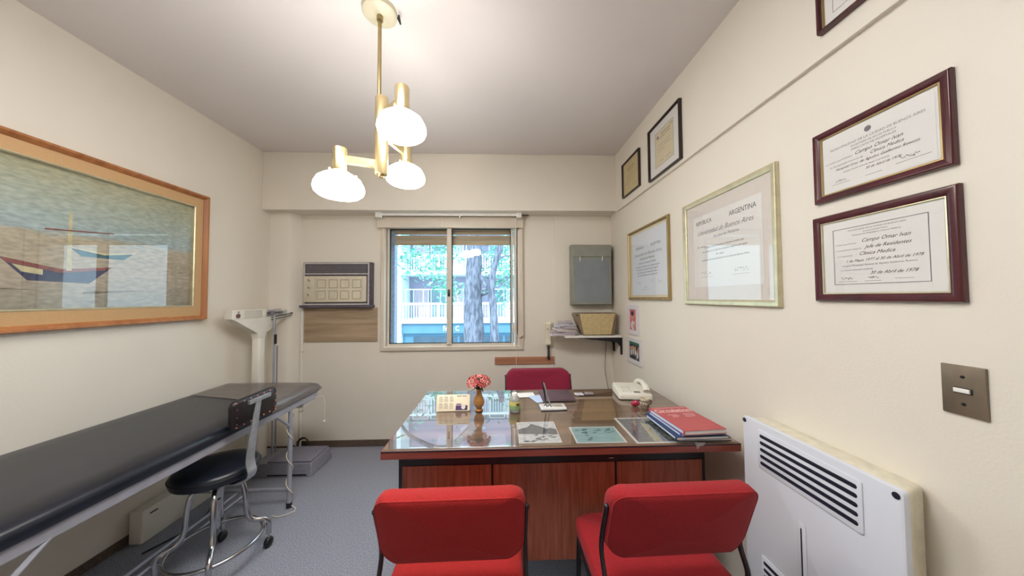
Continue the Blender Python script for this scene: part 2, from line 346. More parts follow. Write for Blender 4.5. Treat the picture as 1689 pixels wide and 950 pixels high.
# intercom handset
ivory = mat('ivory_plastic', 'e8e2cc', .35, noise_s=6, noise_a=.04)
ih = thing('intercom_handset', 'ivory wall intercom with a hanging handset and dark coiled cord, right of the window', 'intercom', WF(.455, 1.05))
MB().rbox(.075, .215, .022, .012, .004, M=T(.008, 0, 0)).build('wall_base', ivory, ih)
hs = MB(T(-.004, 0, .022)); P_ = [(-.108, .030), (-.085, .036), (-.06, .030), (0, .026), (.06, .030), (.085, .036), (.108, .030)]
hs.loft([[(x*(w_/.036), y, z) for x, z in [(-.03, 0), (-.032, .02), (-.022, d_), (.022, d_), (.032, .02), (.03, 0)]] for (y, w_), d_ in zip([(-.112, .03), (-.1, .036), (-.06, .034), (0, .030), (.06, .034), (.1, .036), (.112, .03)], [.03, .044, .036, .030, .036, .044, .03])])
hs.build('handset', ivory, ih, bevel=.003)
MB(T(-.012, .045, .058)).rbox(.008, .01, .003, .003, .001).build('button', blackpl_m, ih)
cp = [(math.cos(t*.9)*.010-.002, -.112-.0012*t, .03+math.sin(t*.9)*.010) for t in range(0, 115)]
MB().tube(cp, .003, 6).build('coiled_cord', blackpl_m, ih)
MB().tube([(.042, -.1, .004), (.045, -.3, .004), (.04, -.42, .004)], .0018, 6).build('wall_wire', white_m, ih)
# wall shelf with papers and case
SZ = 1.052
shf = thing('wall_shelf', 'small white shelf on black brackets in the right far corner of the room', 'shelf', T(.80, 2.84, SZ))
MB().rbox(.52, .25, .018, .003, .002, z0=-.018, M=T(.03, 0, 0)).build('board', white_m, shf)
for y in (-.105, .08):
    br = MB(T(.293, y, -.018)).box(-.013, 0, -.011, .011, -.155, 0).add([(0, -.004, -.10), (0, -.004, 0), (-.36, -.004, 0), (-.36, -.004, -.008), (-.05, -.004, -.045), (0, .004, -.10), (0, .004, 0), (-.36, .004, 0), (-.36, .004, -.008), (-.05, .004, -.045)],
      [(0, 1, 2, 3, 4), (5, 6, 7, 8, 9), (0, 1, 6, 5), (1, 2, 7, 6), (2, 3, 8, 7), (3, 4, 9, 8), (4, 0, 5, 9)]).box(-.40, 0, -.012, .012, -.006, 0)
    br.build('bracket', black_m, shf)
case_m = mat('tan_leatherette', 'c6b182', .6, noise_s=40, noise_a=.12, bump_s=200, bump=.2)
case_dark = mat('dark_case_body', '85745f', .55, noise_s=30, noise_a=.15)
cs = thing('instrument_case', 'tan trapezoidal carrying case with dark body standing on the white shelf', 'case', T(.865, 2.80, SZ))
tr = lambda s_, z: [(x*s_, z, y*s_) for x, y in [(-.115, .0), (.15, .0), (.165, .012), (.195, .19), (.185, .205), (-.2, .205), (-.205, .19), (-.135, .012)]]
MB().loft([tr(1, -.06), tr(1, .05)]).build('body', case_dark, cs, bevel=.008)
o = MB().loft([[(-.12, -.074, .006), (.13, -.074, .006), (.172, -.074, .196), (-.155, -.074, .196)], [(-.12, -.055, .006), (.13, -.055, .006), (.172, -.055, .196), (-.155, -.055, .196)]]).build('front_cover', case_m, cs, bevel=.008)
MB().ball(.007, (-.18, -.064, .185), 10).build('stud', black_m, cs)
pp = [('stack of folded papers', 'e0d8dc'), ('', 'cfc3c9'), ('', 'e6e0da'), ('', 'd7ccd4'), ('', 'dfe0e6'), ('', 'c9bfc4')]
rn = random.Random(3); zc = SZ
plabels = ['bottom bundle of folded papers on the shelf, lying nearest the white board', 'lower bundle of folded papers on the shelf, second from the bottom',
 'middle bundle of wrinkled papers on the shelf, third from the bottom', 'upper bundle of pinkish papers on the shelf, fourth from the bottom', 'bundle of pale papers just under the topmost one on the shelf', 'topmost short bundle of papers stacked on the shelf beside the tan case']
for i in range(6):
    h_ = .018+.004*(i % 3); w_ = (.24, .235, .21, .20, .17, .13)[i]; cx = .597+.004*i+rn.uniform(-.008, .008)
    pm = mat('wrinkled_paper', pp[i][1], .8, noise_s=60, noise_a=.1)
    pk = thing('paper_bundle', plabels[i], 'papers', T(cx-.03 + (.04 if i < 2 else 0)*0, 2.80, zc) @ RZ(rn.uniform(-.2, .2)), group='papers piled on the wall shelf')
    m_ = MB()
    for k in range(3):
        z_ = k*h_/3; a = rn.uniform(-.08, .08); m_.rbox(w_-rn.uniform(0, .03), .16-rn.uniform(0, .03), h_/3*.62, .004, .001, M=RZ(a) @ T(rn.uniform(-.012, .012), 0, 0), z0=z_)
    m_.build('sheets', pm, pk)
    MB().tube([( .5*w_-.02, -.08, 0.0005), (.5*w_-.02, -.084, h_*.5), (.5*w_-.02, -.08, h_*.95)], .001, 6).build('band', greyink_m, pk)
    zc += h_
cw = thing('wall_cable', 'two thin dark cables hanging in the corner from the shelf to the telephone', 'cable', T(1.0, 2.93, .7))
MB().tube(smooth_path([(.05, .03, .5), (.02, .02, .2), (.0, .0, .0), (-.0, -.1, -.2), (.0, -.2, -.6)], 6), .003, 6).build('cable', greyink_m, cw)
MB().tube(smooth_path([(.05, .02, .5), (.05, .0, .15), (.045, -.1, -.1), (.04, -.25, -.6)], 6), .002, 6).build('cable', white_m, cw)

# ---------------------------------------------------------------- pictures
def photo_frame(name, label, M, w, h, mw, depth, fm, prof=None, lip=None, lip_w=.006, board=None, bw=0, group=None, cat='framed document', glass=True):
    t = thing(name, label, cat, M, group)
    MB().frame(w, h, prof or [(0, 0), (0, depth*.7), (mw*.15, depth), (mw*.6, depth), (mw, depth*.55), (mw, 0)]).build('moulding', fm, t, bevel=.001)
    iw, ih_ = w-2*mw, h-2*mw
    if lip is not None:
        MB().frame(iw+.001, ih_+.001, [(0, 0), (0, depth*.6), (lip_w*.5, depth*.62), (lip_w, depth*.45), (lip_w, 0)]).build('inner_lip', lip, t)
    if board is not None:
        MB().box(-iw/2, iw/2, -ih_/2, ih_/2, 0.001, depth*.3).build('mat_board', board, t)
    if glass:
        MB().box(-iw/2+.001, iw/2-.001, -ih_/2+.001, ih_/2-.001, depth*.3+.0025, depth*.3+.0035).build('glass_cover', picglass_m, t)
    return t, iw, ih_, depth*.3
def sheet(t, w, h, z, m, cx=0, cy=0): return MB(T(cx, cy, z)).box(-w/2, w/2, -h/2, h/2, 0, .0006).build('document', m, t)
def writing(doc, z, items, mats=None):
    """items: (text,size,x,y,shear,mat,sx) drawn as one mesh of lettering"""
    m = MB(T(0, 0, z+.0009))
    for it in items:
        if it[0] == '~': _, x, y, w_, h_, sd = it; m.scribble(x, y, w_, h_, 0, sd, .0007, 0)
        elif it[0] == '-': _, x, y, w_ = it[:4]; m.box(x, x+w_, y-.0005, y+.0005, -.0001, .0001, it[4] if len(it) > 4 else 1)
        else:
            tx, s_, x, y, sh_, mi, sx = it; m.text(tx, s_, x, y, 0, mi, shear=sh_, align='CENTER', sx=sx)
    return m.build('lettering', [ink_m, greyink_m], doc, smooth=False)
# large gilt diploma
t, iw, ih_, z = photo_frame('framed_diploma', 'largest diploma in a broad pale gold frame at the centre of the right wall', WR(1.448, 1.644), .614, .577, .028, .018, champagne_m, board=matboard_m)
d = sheet(t, .45, .385, z, paper_m, .005, .0)
writing(d, z, [('REPÚBLICA', .030, -.135, .145, 0, 0, .82), ('ARGENTINA', .034, .125, .140, 0, 0, .82), ('Universidad de Buenos Aires', .036, .0, .088, .45, 1, .88), ('Facultad de Medicina', .02, .02, .058, .4, 1, 1),
 ('Por cuanto', .014, -.16, .02, .3, 0, 1), ('El Decano de la Facultad de Medicina certifica que', .013, .0, .012, .3, 0, 1), ('ha cumplido con todos los requisitos exigidos para optar', .013, .0, -.01, .3, 0, 1), ('Por tanto', .014, -.02, -.032, .3, 0, 1),
 ('se expide el presente Diploma en la ciudad de Buenos Aires', .013, 0, -.054, .3, 0, 1), ('~', -.16, -.12, .08, .02, 4), ('~', .07, -.12, .09, .02, 5), ('-', -.17, -.14, .1), ('-', .06, -.14, .1)])
# smaller gilt diploma
t, iw, ih_, z = photo_frame('framed_diploma', 'medium diploma in a thin brown gold frame, left of the largest diploma', WR(2.225, 1.657), .626, .56, .02, .02, gold_m, board=cream_paper_m)
d = sheet(t, .53, .485, z, mat('bluish_white_paper', 'dde3ea', .8, noise_s=4, noise_a=.02), .012, 0)
writing(d, z, [('REPÚBLICA', .028, -.11, .115, 0, 0, .9), ('ARGENTINA', .028, .13, .115, 0, 0, .9), ('Universidad de Buenos Aires', .036, .0, .06, .35, 1, 1), ('Facultad de Medicina', .026, .0, .028, .3, 0, 1)] +
 [(s_, .018, 0, y, .2, 0, 1) for s_, y in (('El Decano de la Facultad de Medicina', -.002), ('Por cuanto ha cumplido con los requisitos exigidos', -.03), ('de acuerdo con las reglamentaciones vigentes', -.052), ('para optar al grado de especialista confiere', -.074), ('el presente diploma que lo acredita como', -.096))] +
 [('~', -.17, -.15, .07, .025, 8), ('~', .05, -.14, .07, .025, 9), ('~', .14, -.15, .08, .02, 10), ('~', -.05, -.18, .06, .015, 11), ('-', -.1, -.2, .16)])
# two mahogany ones
t, iw, ih_, z = photo_frame('framed_certificate', 'upper of two mahogany framed certificates, with a gold inner edge', WR(.838, 1.831), .326, .238, .022, .015, darkwood_m, lip=gold_m, lip_w=.005, board=paper_m)
d = sheet(t, .26, .178, z, paper_m)
m = MB(T(-.01, .066, z+.001)).frame(.013, .013, [(0, 0), (0, .0002), (.001, .0002), (.001, 0)])
m = MB(T(-.01, .066, z+.001)).lathe([(.0085, 0), (.0085, .0003)], 20).build('seal', greyink_m, d)
writing(d, z, [('MUNICIPALIDAD DE LA CIUDAD DE BUENOS AIRES', .0098, 0, .042, 0, 1, 1), ('SECRETARIA DE SALUD PUBLICA', .0075, 0, .031, 0, 1, 1), ('DIRECCION DE HOSPITALES', .0085, 0, .020, 0, 1, 1),
 ('Campo Omar Ivan', .015, .01, .003, .5, 0, 1), ('se certifica que el Doctor', .0075, -.09, .002, 0, 1, 1), ('Clinica Medica', .013, .03, -.012, .5, 0, 1), ('ha desempeñado funciones de', .0075, -.07, -.013, 0, 1, 1),
 ('Hospital Gral. de Agudos Guillermo Rawson', .011, 0, -.027, .5, 0, 1), ('desde la fecha indicada hasta el presente', .007, -.02, -.040, 0, 1, 1), ('30 de Abril de 1978', .010, .02, -.053, .5, 0, 1), ('~', -.1, -.062, .03, .008, 21), ('~', .06, -.058, .04, .01, 22), ('-', -.11, -.07, .05), ('-', -.02, -.072, .04), ('-', .05, -.068, .07)])
t, iw, ih_, z = photo_frame('framed_certificate', 'lower mahogany framed certificate with wide white margin and ruled border, above the heater', WR(.841, 1.524), .338, .284, .024, .015, darkwood_m, lip=champagne_m, lip_w=.004, board=paper_m)
d = sheet(t, .278, .226, z, paper_m)
fr = MB(T(0, 0, z+.0006)).frame(.224, .178, [(0, 0), (0, .0004), (.0018, .0004), (.0018, 0)]).build('ruled_border', greyink_m, d)
writing(d, z, [('MUNICIPALIDAD DE LA CIUDAD DE BUENOS AIRES', .006, .0, .077, 0, 1, 1), ('Secretaria de Salud Publica', .0055, .0, .069, 0, 1, 1), ('Direccion de Hospitales y Centros Medicos', .0065, .0, .061, 0, 1, 1),
 ('Campo Omar Ivan', .0155, .02, .038, .5, 0, .95), ('Certifico que el doctor', .006, -.075, .036, 0, 1, 1), ('Jefe de Residentes', .014, .025, .018, .5, 0, 1), ('ha desempeñado el cargo de', .006, -.07, .018, 0, 1, 1),
 ('Clinica Medica', .0145, .0, -.001, .5, 0, 1), ('en la especialidad', .006, -.08, -.001, 0, 1, 1), ('1 de Mayo 1977 al 30 de Abril de 1978', .0112, .01, -.02, .5, 0, 1),
 ('Hospital Municipal General de Agudos Guillermo Rawson', .0075, .0, -.033, 0, 1, 1), ('se extiende el presente certificado', .006, -.05, -.046, 0, 1, 1), ('30 de Abril de 1978', .0128, .035, -.060, .5, 0, 1),
 ('~', -.09, -.07, .03, .008, 31), ('~', -.02, -.07, .025, .006, 32), ('-', -.1, -.08, .05), ('-', -.03, -.08, .04), ('-', .04, -.076, .04)])
# upper ones
t, iw, ih_, z = photo_frame('framed_certificate', 'smallest framed certificate on yellowed paper, high up next to the far corner', WR(2.43, 2.405, .018), .325, .295, .012, .02, blackwood_m, board=yellow_paper_m)
d = sheet(t, .28, .25, z, yellow_paper_m)
writing(d, z, [('CERTIFICADO', .022, 0, .06, 0, 0, 1), ('de asistencia', .016, .0, .04, .2, 0, 1)] + [('~', -.08, .01-.02*i, .16, .003, 40+i) for i in range(4)] + [('~', .02, -.09, .08, .01, 46)])
t, iw, ih_, z = photo_frame('framed_certificate', 'thin dark framed certificate with a wide white mat, high under the ceiling', WR(1.922, 2.40, .018), .385, .365, .012, .022, blackwood_m, board=paper_m)
d = sheet(t, .22, .235, z, cream_paper_m)
MB(T(0, 0, z+.0006)).frame(.222, .237, [(0, 0), (0, .0004), (.002, .0004), (.002, 0)]).build('ruled_border', greyink_m, d)
MB(T(-.075, .08, z+.001)).lathe([(.013, 0), (.013, .0003)], 16).build('seal', greyink_m, d)
writing(d, z, [('UNIVERSIDAD', .018, .02, .08, 0, 0, 1), ('No.', .026, .09, .09, 0, 1, 1), ('NACIONAL DE CUYO', .014, .01, .062, 0, 0, 1), ('~', -.08, .02, .16, .004, 50), ('~', -.08, 0, .17, .004, 51), ('~', -.08, -.02, .1, .004, 52), ('~', -.06, -.09, .05, .01, 53), ('~', .02, -.09, .06, .01, 54)])
t, iw, ih_, z = photo_frame('framed_certificate', 'dark red framed certificate cut off by the top edge of the photo', WR(.858, 2.425, .018), .185, .315, .013, .022, darkwood_m, lip=gold_m, lip_w=.004, board=paper_m)
d = sheet(t, .10, .225, z, paper_m)
MB(T(0, 0, z+.0006)).frame(.104, .23, [(0, 0), (0, .0004), (.001, .0004), (.001, 0)]).build('ruled_border', greyink_m, d)
writing(d, z, [('~', -.035, .06-.03*i, .07, .004, 60+i) for i in range(4)])
# family snapshots
skin = mat('photo_skin_tone', 'c98f72', .6, noise_s=60, noise_a=.1); pink_bg = mat('photo_pink_ground', 'c9737a', .6, noise_s=20, noise_a=.15); grn_bg = mat('photo_green_ground', '2f6a55', .6, noise_s=20, noise_a=.3)
darkhair = mat('photo_dark_tone', '322c33', .6, noise_s=30, noise_a=.3); phwhite = mat('photo_light_tone', 'd4cfca', .6, noise_s=30, noise_a=.1)
def blob(m, x, y, rx, ry, z, mi): return m.add([(x+rx*math.cos(a*PI/8), y+ry*math.sin(a*PI/8), z) for a in range(16)], [tuple(range(16))], mi)
t = thing('snapshot_frame', 'small white framed portrait snapshot on pink, beside the wall shelf', 'photo frame', WR(2.485, 1.211))
MB().frame(.205, .245, [(0, 0), (0, .012), (.002, .014), (.036, .012), (.038, .004), (.038, 0)]).build('moulding', mat('pale_lilac_frame', 'd9d3d8', .4, noise_s=9, noise_a=.03), t)
m = MB(T(0, 0, .004) @ Matrix.Diagonal((1.2, 1.15, 1, 1))).box(-.055, .055, -.075, .075, -.003, 0, 0); blob(m, -.01, .025, .022, .028, .0004, 1); blob(m, -.01, .045, .024, .018, .0006, 2); blob(m, -.005, -.04, .035, .033, .0004, 3); blob(m, .015, -.045, .014, .018, .0008, 1)
m.build('print', [pink_bg, skin, darkhair, phwhite], t, smooth=False)
t = thing('snapshot_frame', 'lower small white framed group snapshot with green top, beneath the pink one', 'photo frame', WR(2.467, .957))
MB().frame(.262, .21, [(0, 0), (0, .012), (.002, .014), (.032, .012), (.034, .004), (.034, 0)]).build('moulding', mat('pale_frame', 'd6d3d3', .4, noise_s=9, noise_a=.03), t)
m = MB(T(0, 0, .004) @ Matrix.Diagonal((1.05, 1.07, 1, 1))).box(-.093, .093, -.067, .067, -.003, 0, 2)
m.box(-.093, .093, .045, .067, 0, .0003, 0)
rn = random.Random(5)
for i in range(9): x = -.075+.018*i; y = rn.uniform(-.01, .03); blob(m, x, y, .009, .011, .0005+.0001*i, 1); blob(m, x, y-.035, .012, .025, .0004+.0001*i, 3 if i % 2 else 4)
m.build('print', [grn_bg, skin, darkhair, phwhite, mat('photo_grey_tone', '7f7d80', .6, noise_s=50, noise_a=.3)], t, smooth=False)

# framed painting on the left wall: a generic beach scene
pt = thing('framed_painting', 'large beach painting in a wide oak and linen frame on the left wall', 'painting', WL(1.61, 1.70, .004))
PW, PH = 1.296, .885
MB().frame(PW, PH, [(0, 0), (0, .03), (.003, .04), (.014, .04), (.03, .022), (.03, 0)]).build('oak_moulding', oak_m, pt, bevel=.002)
MB().frame(PW-.058, PH-.058, [(0, 0), (0, .018), (.062, .03), (.066, .03), (.066, 0)]).build('linen_liner', linen_m, pt)
MB().frame(PW-.188, PH-.188, [(0, 0), (0, .032), (.004, .034), (.009, .03), (.009, 0)]).build('gilt_slip', champagne_m, pt)
cm = bpy.data.materials.new('painted_canvas'); cm.use_nodes = True; N = cm.node_tree.nodes; L = cm.node_tree.links; B = N['Principled BSDF']; B.inputs['Roughness'].default_value = .55
tc = N.new('ShaderNodeTexCoord'); mp = N.new('ShaderNodeMapping'); mp.inputs['Scale'].default_value = (1.2, 3.2, 1); L.new(tc.outputs['Object'], mp.inputs[0])
nz = N.new('ShaderNodeTexNoise'); nz.inputs['Scale'].default_value = 6; nz.inputs['Detail'].default_value = 8; nz.inputs['Distortion'].default_value = 1.2; L.new(mp.outputs[0], nz.inputs['Vector'])
sx = N.new('ShaderNodeSeparateXYZ'); L.new(tc.outputs['Object'], sx.inputs[0])
ad = N.new('ShaderNodeMath'); ad.operation = 'MULTIPLY_ADD'; ad.inputs[1].default_value = .10; L.new(nz.outputs[0], ad.inputs[0]); L.new(sx.outputs['Y'], ad.inputs[2])
rp = N.new('ShaderNodeValToRGB'); e = rp.color_ramp.elements; mr = N.new('ShaderNodeMapRange'); mr.inputs[1].default_value = -.3; mr.inputs[2].default_value = .42; L.new(ad.outputs[0], mr.inputs[0]); L.new(mr.outputs[0], rp.inputs[0])
e[0].position = 0; e[0].color = (*hx('7f7a6c'), 1); e[1].position = 1; e[1].color = (*hx('9b9672'), 1)
for p_, c_ in ((.25, '9c8f7c'), (.50, 'a0957e'), (.54, '8fa0a0'), (.72, '95a093')):
    el = rp.color_ramp.elements.new(p_); el.color = (*hx(c_), 1)
n3 = N.new('ShaderNodeTexNoise'); n3.inputs['Scale'].default_value = 24; n3.inputs['Detail'].default_value = 6; L.new(mp.outputs[0], n3.inputs['Vector'])
mxx = N.new('ShaderNodeMix'); mxx.data_type = 'RGBA'; mxx.blend_type = 'OVERLAY'; mxx.inputs[0].default_value = .55; L.new(rp.outputs[0], mxx.inputs[6]); L.new(n3.outputs[0], mxx.inputs[7])
hs_ = N.new('ShaderNodeHueSaturation'); hs_.inputs['Saturation'].default_value = .95; hs_.inputs['Value'].default_value = 1.25; L.new(mxx.outputs[2], hs_.inputs['Color']); L.new(hs_.outputs[0], B.inputs['Base Color'])
cv = MB().box(-.55, .55, -.35, .35, .002, .01).build('canvas', cm, pt)
m = MB(T(0, 0, .0104))
def poly(pts, mi, z=0): m.add([(x*1.15-.10, y*1.1, z) for x, y in pts], [tuple(range(len(pts)))], mi)
# a plain beached dinghy, a distant one, a bare pole and a striped windbreak
poly([(-.13, -.10), (-.06, -.19), (.12, -.195), (.2, -.11), (.03, -.135)], 0); poly([(-.125, -.10), (-.115, -.12), (.03, -.152), (.185, -.125), (.2, -.11), (.03, -.135)], 1, .0002)
poly([(-.1, -.125), (-.075, -.155), (-.02, -.165), (-.02, -.142)], 2, .0003)
poly([(.05, -.03), (.09, -.07), (.24, -.07), (.29, -.025), (.17, -.045)], 3); poly([(.05, -.03), (.055, -.036), (.17, -.054), (.287, -.033), (.29, -.025), (.17, -.045)], 2, .0002)
poly([(.045, -.14), (.062, -.14), (.058, .13), (.049, .13)], 2, .0004)
poly([(-.02, .03), (.2, .055), (.2, .06), (-.02, .036)], 1, .0005)
poly([(-.3, -.21), (-.02, -.23), (-.3, -.225)], 4); poly([(.1, -.235), (.4, -.22), (.1, -.245)], 4)
m.build('painted_shapes', [mat('paint_navy', '39415f', .6, noise_s=30, noise_a=.3), mat('paint_brick', '8d4c48', .6, noise_s=30, noise_a=.3), mat('paint_cream', 'c9bf95', .6, noise_s=30, noise_a=.2), mat('paint_teal', '35626b', .6, noise_s=30, noise_a=.3), mat('paint_umber', '756a58', .6, noise_s=30, noise_a=.3)], cv, smooth=False)
MB().box(-.552, .552, -.352, .352, .016, .017).build('glass_cover', picglass_m, pt)

# light switch and nail
sw = thing('light_switch', 'worn metal switch plate with a white toggle on the right wall', 'light switch', WR(.686, 1.174))
MB().rbox(.071, .118, .006, .002, .0015).build('plate', mat('worn_brass_plate', '7c6f5f', .4, .5, noise_s=22, noise_a=.2, stretch=(1, .25, 1)), sw)
MB(T(0, 0, .006)).rbox(.03, .014, .0015, .001, .0005).build('toggle_slot', blackpl_m, sw)
MB(T(-.001, 0, .006)).rbox(.026, .010, .004, .001, .001).build('toggle', white_m, sw)
for y in (.032, -.032): MB(T(0, y, .006)).lathe([(.004, 0), (.0035, .0012), (.0005, .0015)], 12).build('screw', black_m, sw)
nl = tag(MB().cyl(.0022, 0, .02, 10).build('wall_nail', black_m), 'small nail in the right wall at the upper right corner of the photo', 'nail'); nl.matrix_world = WR(.60, 2.045)

# ---------------------------------------------------------------- wall heater
heat_m = mat('heater_enamel', 'd5d9e2', .35, noise_s=2, noise_a=.02); heat_b = mat('heater_aged_side', 'ddd6c2', .5, noise_s=30, noise_a=.1)
slot_m = mat('heater_dark_inside', '12142a', .6, noise_s=20, noise_a=.2)
ht = thing('wall_heater', 'white enamel gas wall heater with black slotted grilles at the lower right', 'heater', WR(.97, .55))
HZ = .115
MB().loft([[(x, y, z) for x, y in rrect(xr-xl, yt+.30, .012, 4, (xl+xr)/2, (yt-.30)/2)] for xl, xr, yt, z in ((-.235, .200, .352, 0), (-.24, .215, .360, .02), (-.242, .222, .362, .05), (-.243, .236, .364, .082), (-.24, .236, .362, .092))]).build('back_body', heat_b, ht)
MB().box(-.235, .228, -.29, .352, .09, .1).build('gap_strip', slot_m, ht)
MB().loft([[(x, y, z) for x, y in rrect(.495-2*i, .67-2*i, .010, 4, 0, .033)] for i, z in ((.004, .098), (0, .100), (0, HZ-.004), (.001, HZ-.001), (.004, HZ))]).build('front_cover', heat_m, ht)
for yy, nm in ((.272, 'upper_grille'), (-.195, 'lower_grille')):
    g = MB(T(-.006, yy, HZ)); g.rbox(.337, .145, .004, .008, .002)
    for k in range(5): g.rbox(.315, .0125, .0012, .006, .0004, mi=1, M=T(0, .050-.025*k, .0036))
    g.build(nm, [heat_m, slot_m], ht)
g = MB(T(-.014, .0, HZ)); g.rbox(.030, .22, .003, .014, .0015); g.rbox(.005, .18, .001, .002, .0004, mi=1, M=T(0, 0, .0028)); g.build('inspection_slot', [heat_m, slot_m], ht)
for x in (-.238, .233): MB(T(x, .352, HZ-.001)).lathe([(.0085, 0), (.008, .003), (.001, .004)], 14).build('screw', slot_m, ht)

# ---------------------------------------------------------------- pendant lamp
shade_m = mat('lit_opal_glass', (1, .96, .90), .2, noise_s=3, noise_a=.01, emit=SHADE_EMIT)
pl_ = thing('pendant_lamp', 'brass ceiling pendant with three lit opal glass shades at staggered heights', 'pendant lamp', T(-.557, 1.385, HC))
MB().lathe([(.075, 0), (.075, -.02), (.068, -.026), (.001, -.028)], 32).build('ceiling_canopy', mat('pale_canopy_paint', 'cdc6ad', .4, noise_s=8, noise_a=.04), pl_)
MB(T(.07, .03, 0)).tube(smooth_path([(0, 0, -.004), (.012, .0, -.03), (.02, -.02, -.05), (.016, -.03, -.02)], 5), .004, 6).build('supply_wire', gasket_m, pl_)
MB().cyl(.0085, -.42, -.02, 14).build('rod', brass_dark_m, pl_)
MB().lathe([(.014, -.05), (.014, -.03), (.010, -.022)], 14).build('rod_collar', brass_dark_m, pl_)
BX, BY = .03, 0.0
MB(T(.012, 0, 0)).lathe([(.001, -.412), (.027, -.414), (.029, -.418), (.029, -.768), (.027, -.772), (.001, -.772)], 24).build('centre_tube', brass_m, pl_)
MB(T(.012, 0, 0)).lathe([(.012, -.785), (.012, -.77)], 14).build('finial', brass_dark_m, pl_)
gl = [(.02, .058), (.040, .056), (.062, .050), (.083, .034), (.095, .010), (.098, -.008), (.093, -.024), (.078, -.037), (.045, -.045), (.001, -.048)]
for (x, y, z), szz in (((-.409, 1.25, 2.106), 1.0), ((-.703, 1.33, 1.884), 1.03), ((-.495, 1.575, 2.031), 1.0)):
    lx, ly, lz = x+.557, y-1.385, z-HC
    hd = MB(T(lx, ly, lz)).lathe([(.001, .175), (.027, .173), (.029, .169), (.029, .064), (.001, .062)], 22).build('lamp_holder', brass_m, pl_)
    cg = MB(T(lx, ly, lz)).lathe([(.029, .068), (.043, .066), (.045, .058), (.045, .050), (.042, .048)], 24, caps=False).build('gallery_ring', brass_m, hd)
    for k in range(3):
        a = 2*PI*k/3+.4; MB(T(lx, ly, lz+.058) @ RZ(a)).tube([(.044, 0, 0), (.062, 0, 0)], .003, 8).ball(.0055, (.064, 0, 0), 8).build('thumbscrew', brass_m, hd)
    MB(T(lx, ly, lz)).lathe([(r*szz, zz_) for r, zz_ in gl], 36, caps=False).build('glass_shade', shade_m, pl_)
    az = lz+.125; d_ = Vector((lx-.012, ly, 0)).normalized()
    p0 = Vector((.012, 0, az))+d_*.022; p1 = Vector((lx, ly, az))-d_*.02; s_ = Vector((-d_.y, d_.x, 0))*.008; hh = Vector((0, 0, .019))
    MB().loft([[p0-s_-hh, p0+s_-hh, p0+s_+hh, p0-s_+hh], [p1-s_-hh, p1+s_-hh, p1+s_+hh, p1-s_+hh]]).build('arm', brass_m, pl_, bevel=.003)

# added glowing fill panel on the ceiling, out of view, to brighten the room
cl = thing('fill_light_panel', 'flat glowing fill panel added on the ceiling above the camera position', 'fill light', T(-.55, .55, HC))
MB().box(-.65, .65, -.32, .32, -.05, 0).build('housing', white_m, cl, bevel=.004)
MB().rbox(1.22, .56, .012, .02, .005, z0=-.064).build('fill_diffuser', mat('fill_panel_glow', (.98, .99, 1), .4, noise_s=3, noise_a=.01, emit=FILL_PANEL_EMIT), cl)

# ---------------------------------------------------------------- desk
DZ = .765
dk = thing('desk', 'wide mahogany veneer desk with black frame, in front of the window', 'desk', T(.262, 1.30, 0))
DX0, DX1 = -.762, .766
MB().box(DX0, DX1, 0, .79, DZ-.032, DZ, 0).build('desktop', tabletop_wood, dk, bevel=.003)
MB().box(DX0-.004, DX1+.004, -.005, 0, DZ-.034, DZ-.001).build('front_edge', redwood_h, dk, bevel=.001)
MB().box(DX0-.004, DX0, 0, .79, DZ-.034, DZ-.001).build('side_edge', redwood_h, dk)
MB().box(DX1, DX1+.004, 0, .79, DZ-.034, DZ-.001).build('side_edge', redwood_h, dk)
MB().box(DX0-.002, DX1+.002, -.0065, -.005, DZ-.005, DZ).build('edge_trim', mat('dark_blue_edge', '1c2233', .3, noise_s=10, noise_a=.1), dk)
f = MB().box(-.729, .685, .11, .125, .640, .733).box(-.729, -.712, .11, .125, .205, .640).box(.668, .685, .11, .125, .205, .640)
f.build('apron_frame', black_m, dk, bevel=.001)
for x0, x1 in ((-.71, -.307), (.266, .666)):
    nd = MB().box(x0, x1, .125, .55, .22, .672).build('drawer_pedestal', redwood_m, dk, bevel=.001)
    for k in range(3): MB().box(x0+.008, x1-.008, .55, .566, .26+.143*k, .392+.143*k).build('drawer', redwood_m, nd, bevel=.002)
    for k in range(3): MB().tube([((x0+x1)/2-.05, .567, .33+.143*k), ((x0+x1)/2-.045, .585, .33+.143*k), ((x0+x1)/2+.045, .585, .33+.143*k), ((x0+x1)/2+.05, .567, .33+.143*k)], .004, 6).build('drawer_handle', chrome_m, nd)
for x0, x1 in ((-.712, -.312), (-.302, .256), (.266, .668)): MB().box(x0, x1, .106, .1249, .21, .642).build('front_panel', redwood_m, dk, bevel=.001)
for x0 in (-.312, .256): MB().box(x0, x0+.010, .115, .1249, .21, .642).build('divider_strip', black_m, dk)
for x in (-.66, .6):
    MB().box(x-.015, x+.015, .16, .19, .02, .22).box(x-.015, x+.015, .48, .51, .02, .22).box(x-.015, x+.015, .12, .60, 0, .03).build('leg', black_m, dk, bevel=.002)
MB(T(.24, .106, .656)).rbox(.02, .004, .006, .001, .001).build('lock', chrome_m, dk)
dg = tag(MB().box(DX0+.003, DX1-.003, .003, .787, 0, .005).build('glass_sheet', deskglass_m, bevel=.0015), 'clear glass sheet covering the whole desktop', 'glass sheet'); dg.location = (.262, 1.30, DZ+.0012)
GZ = DZ+.0064
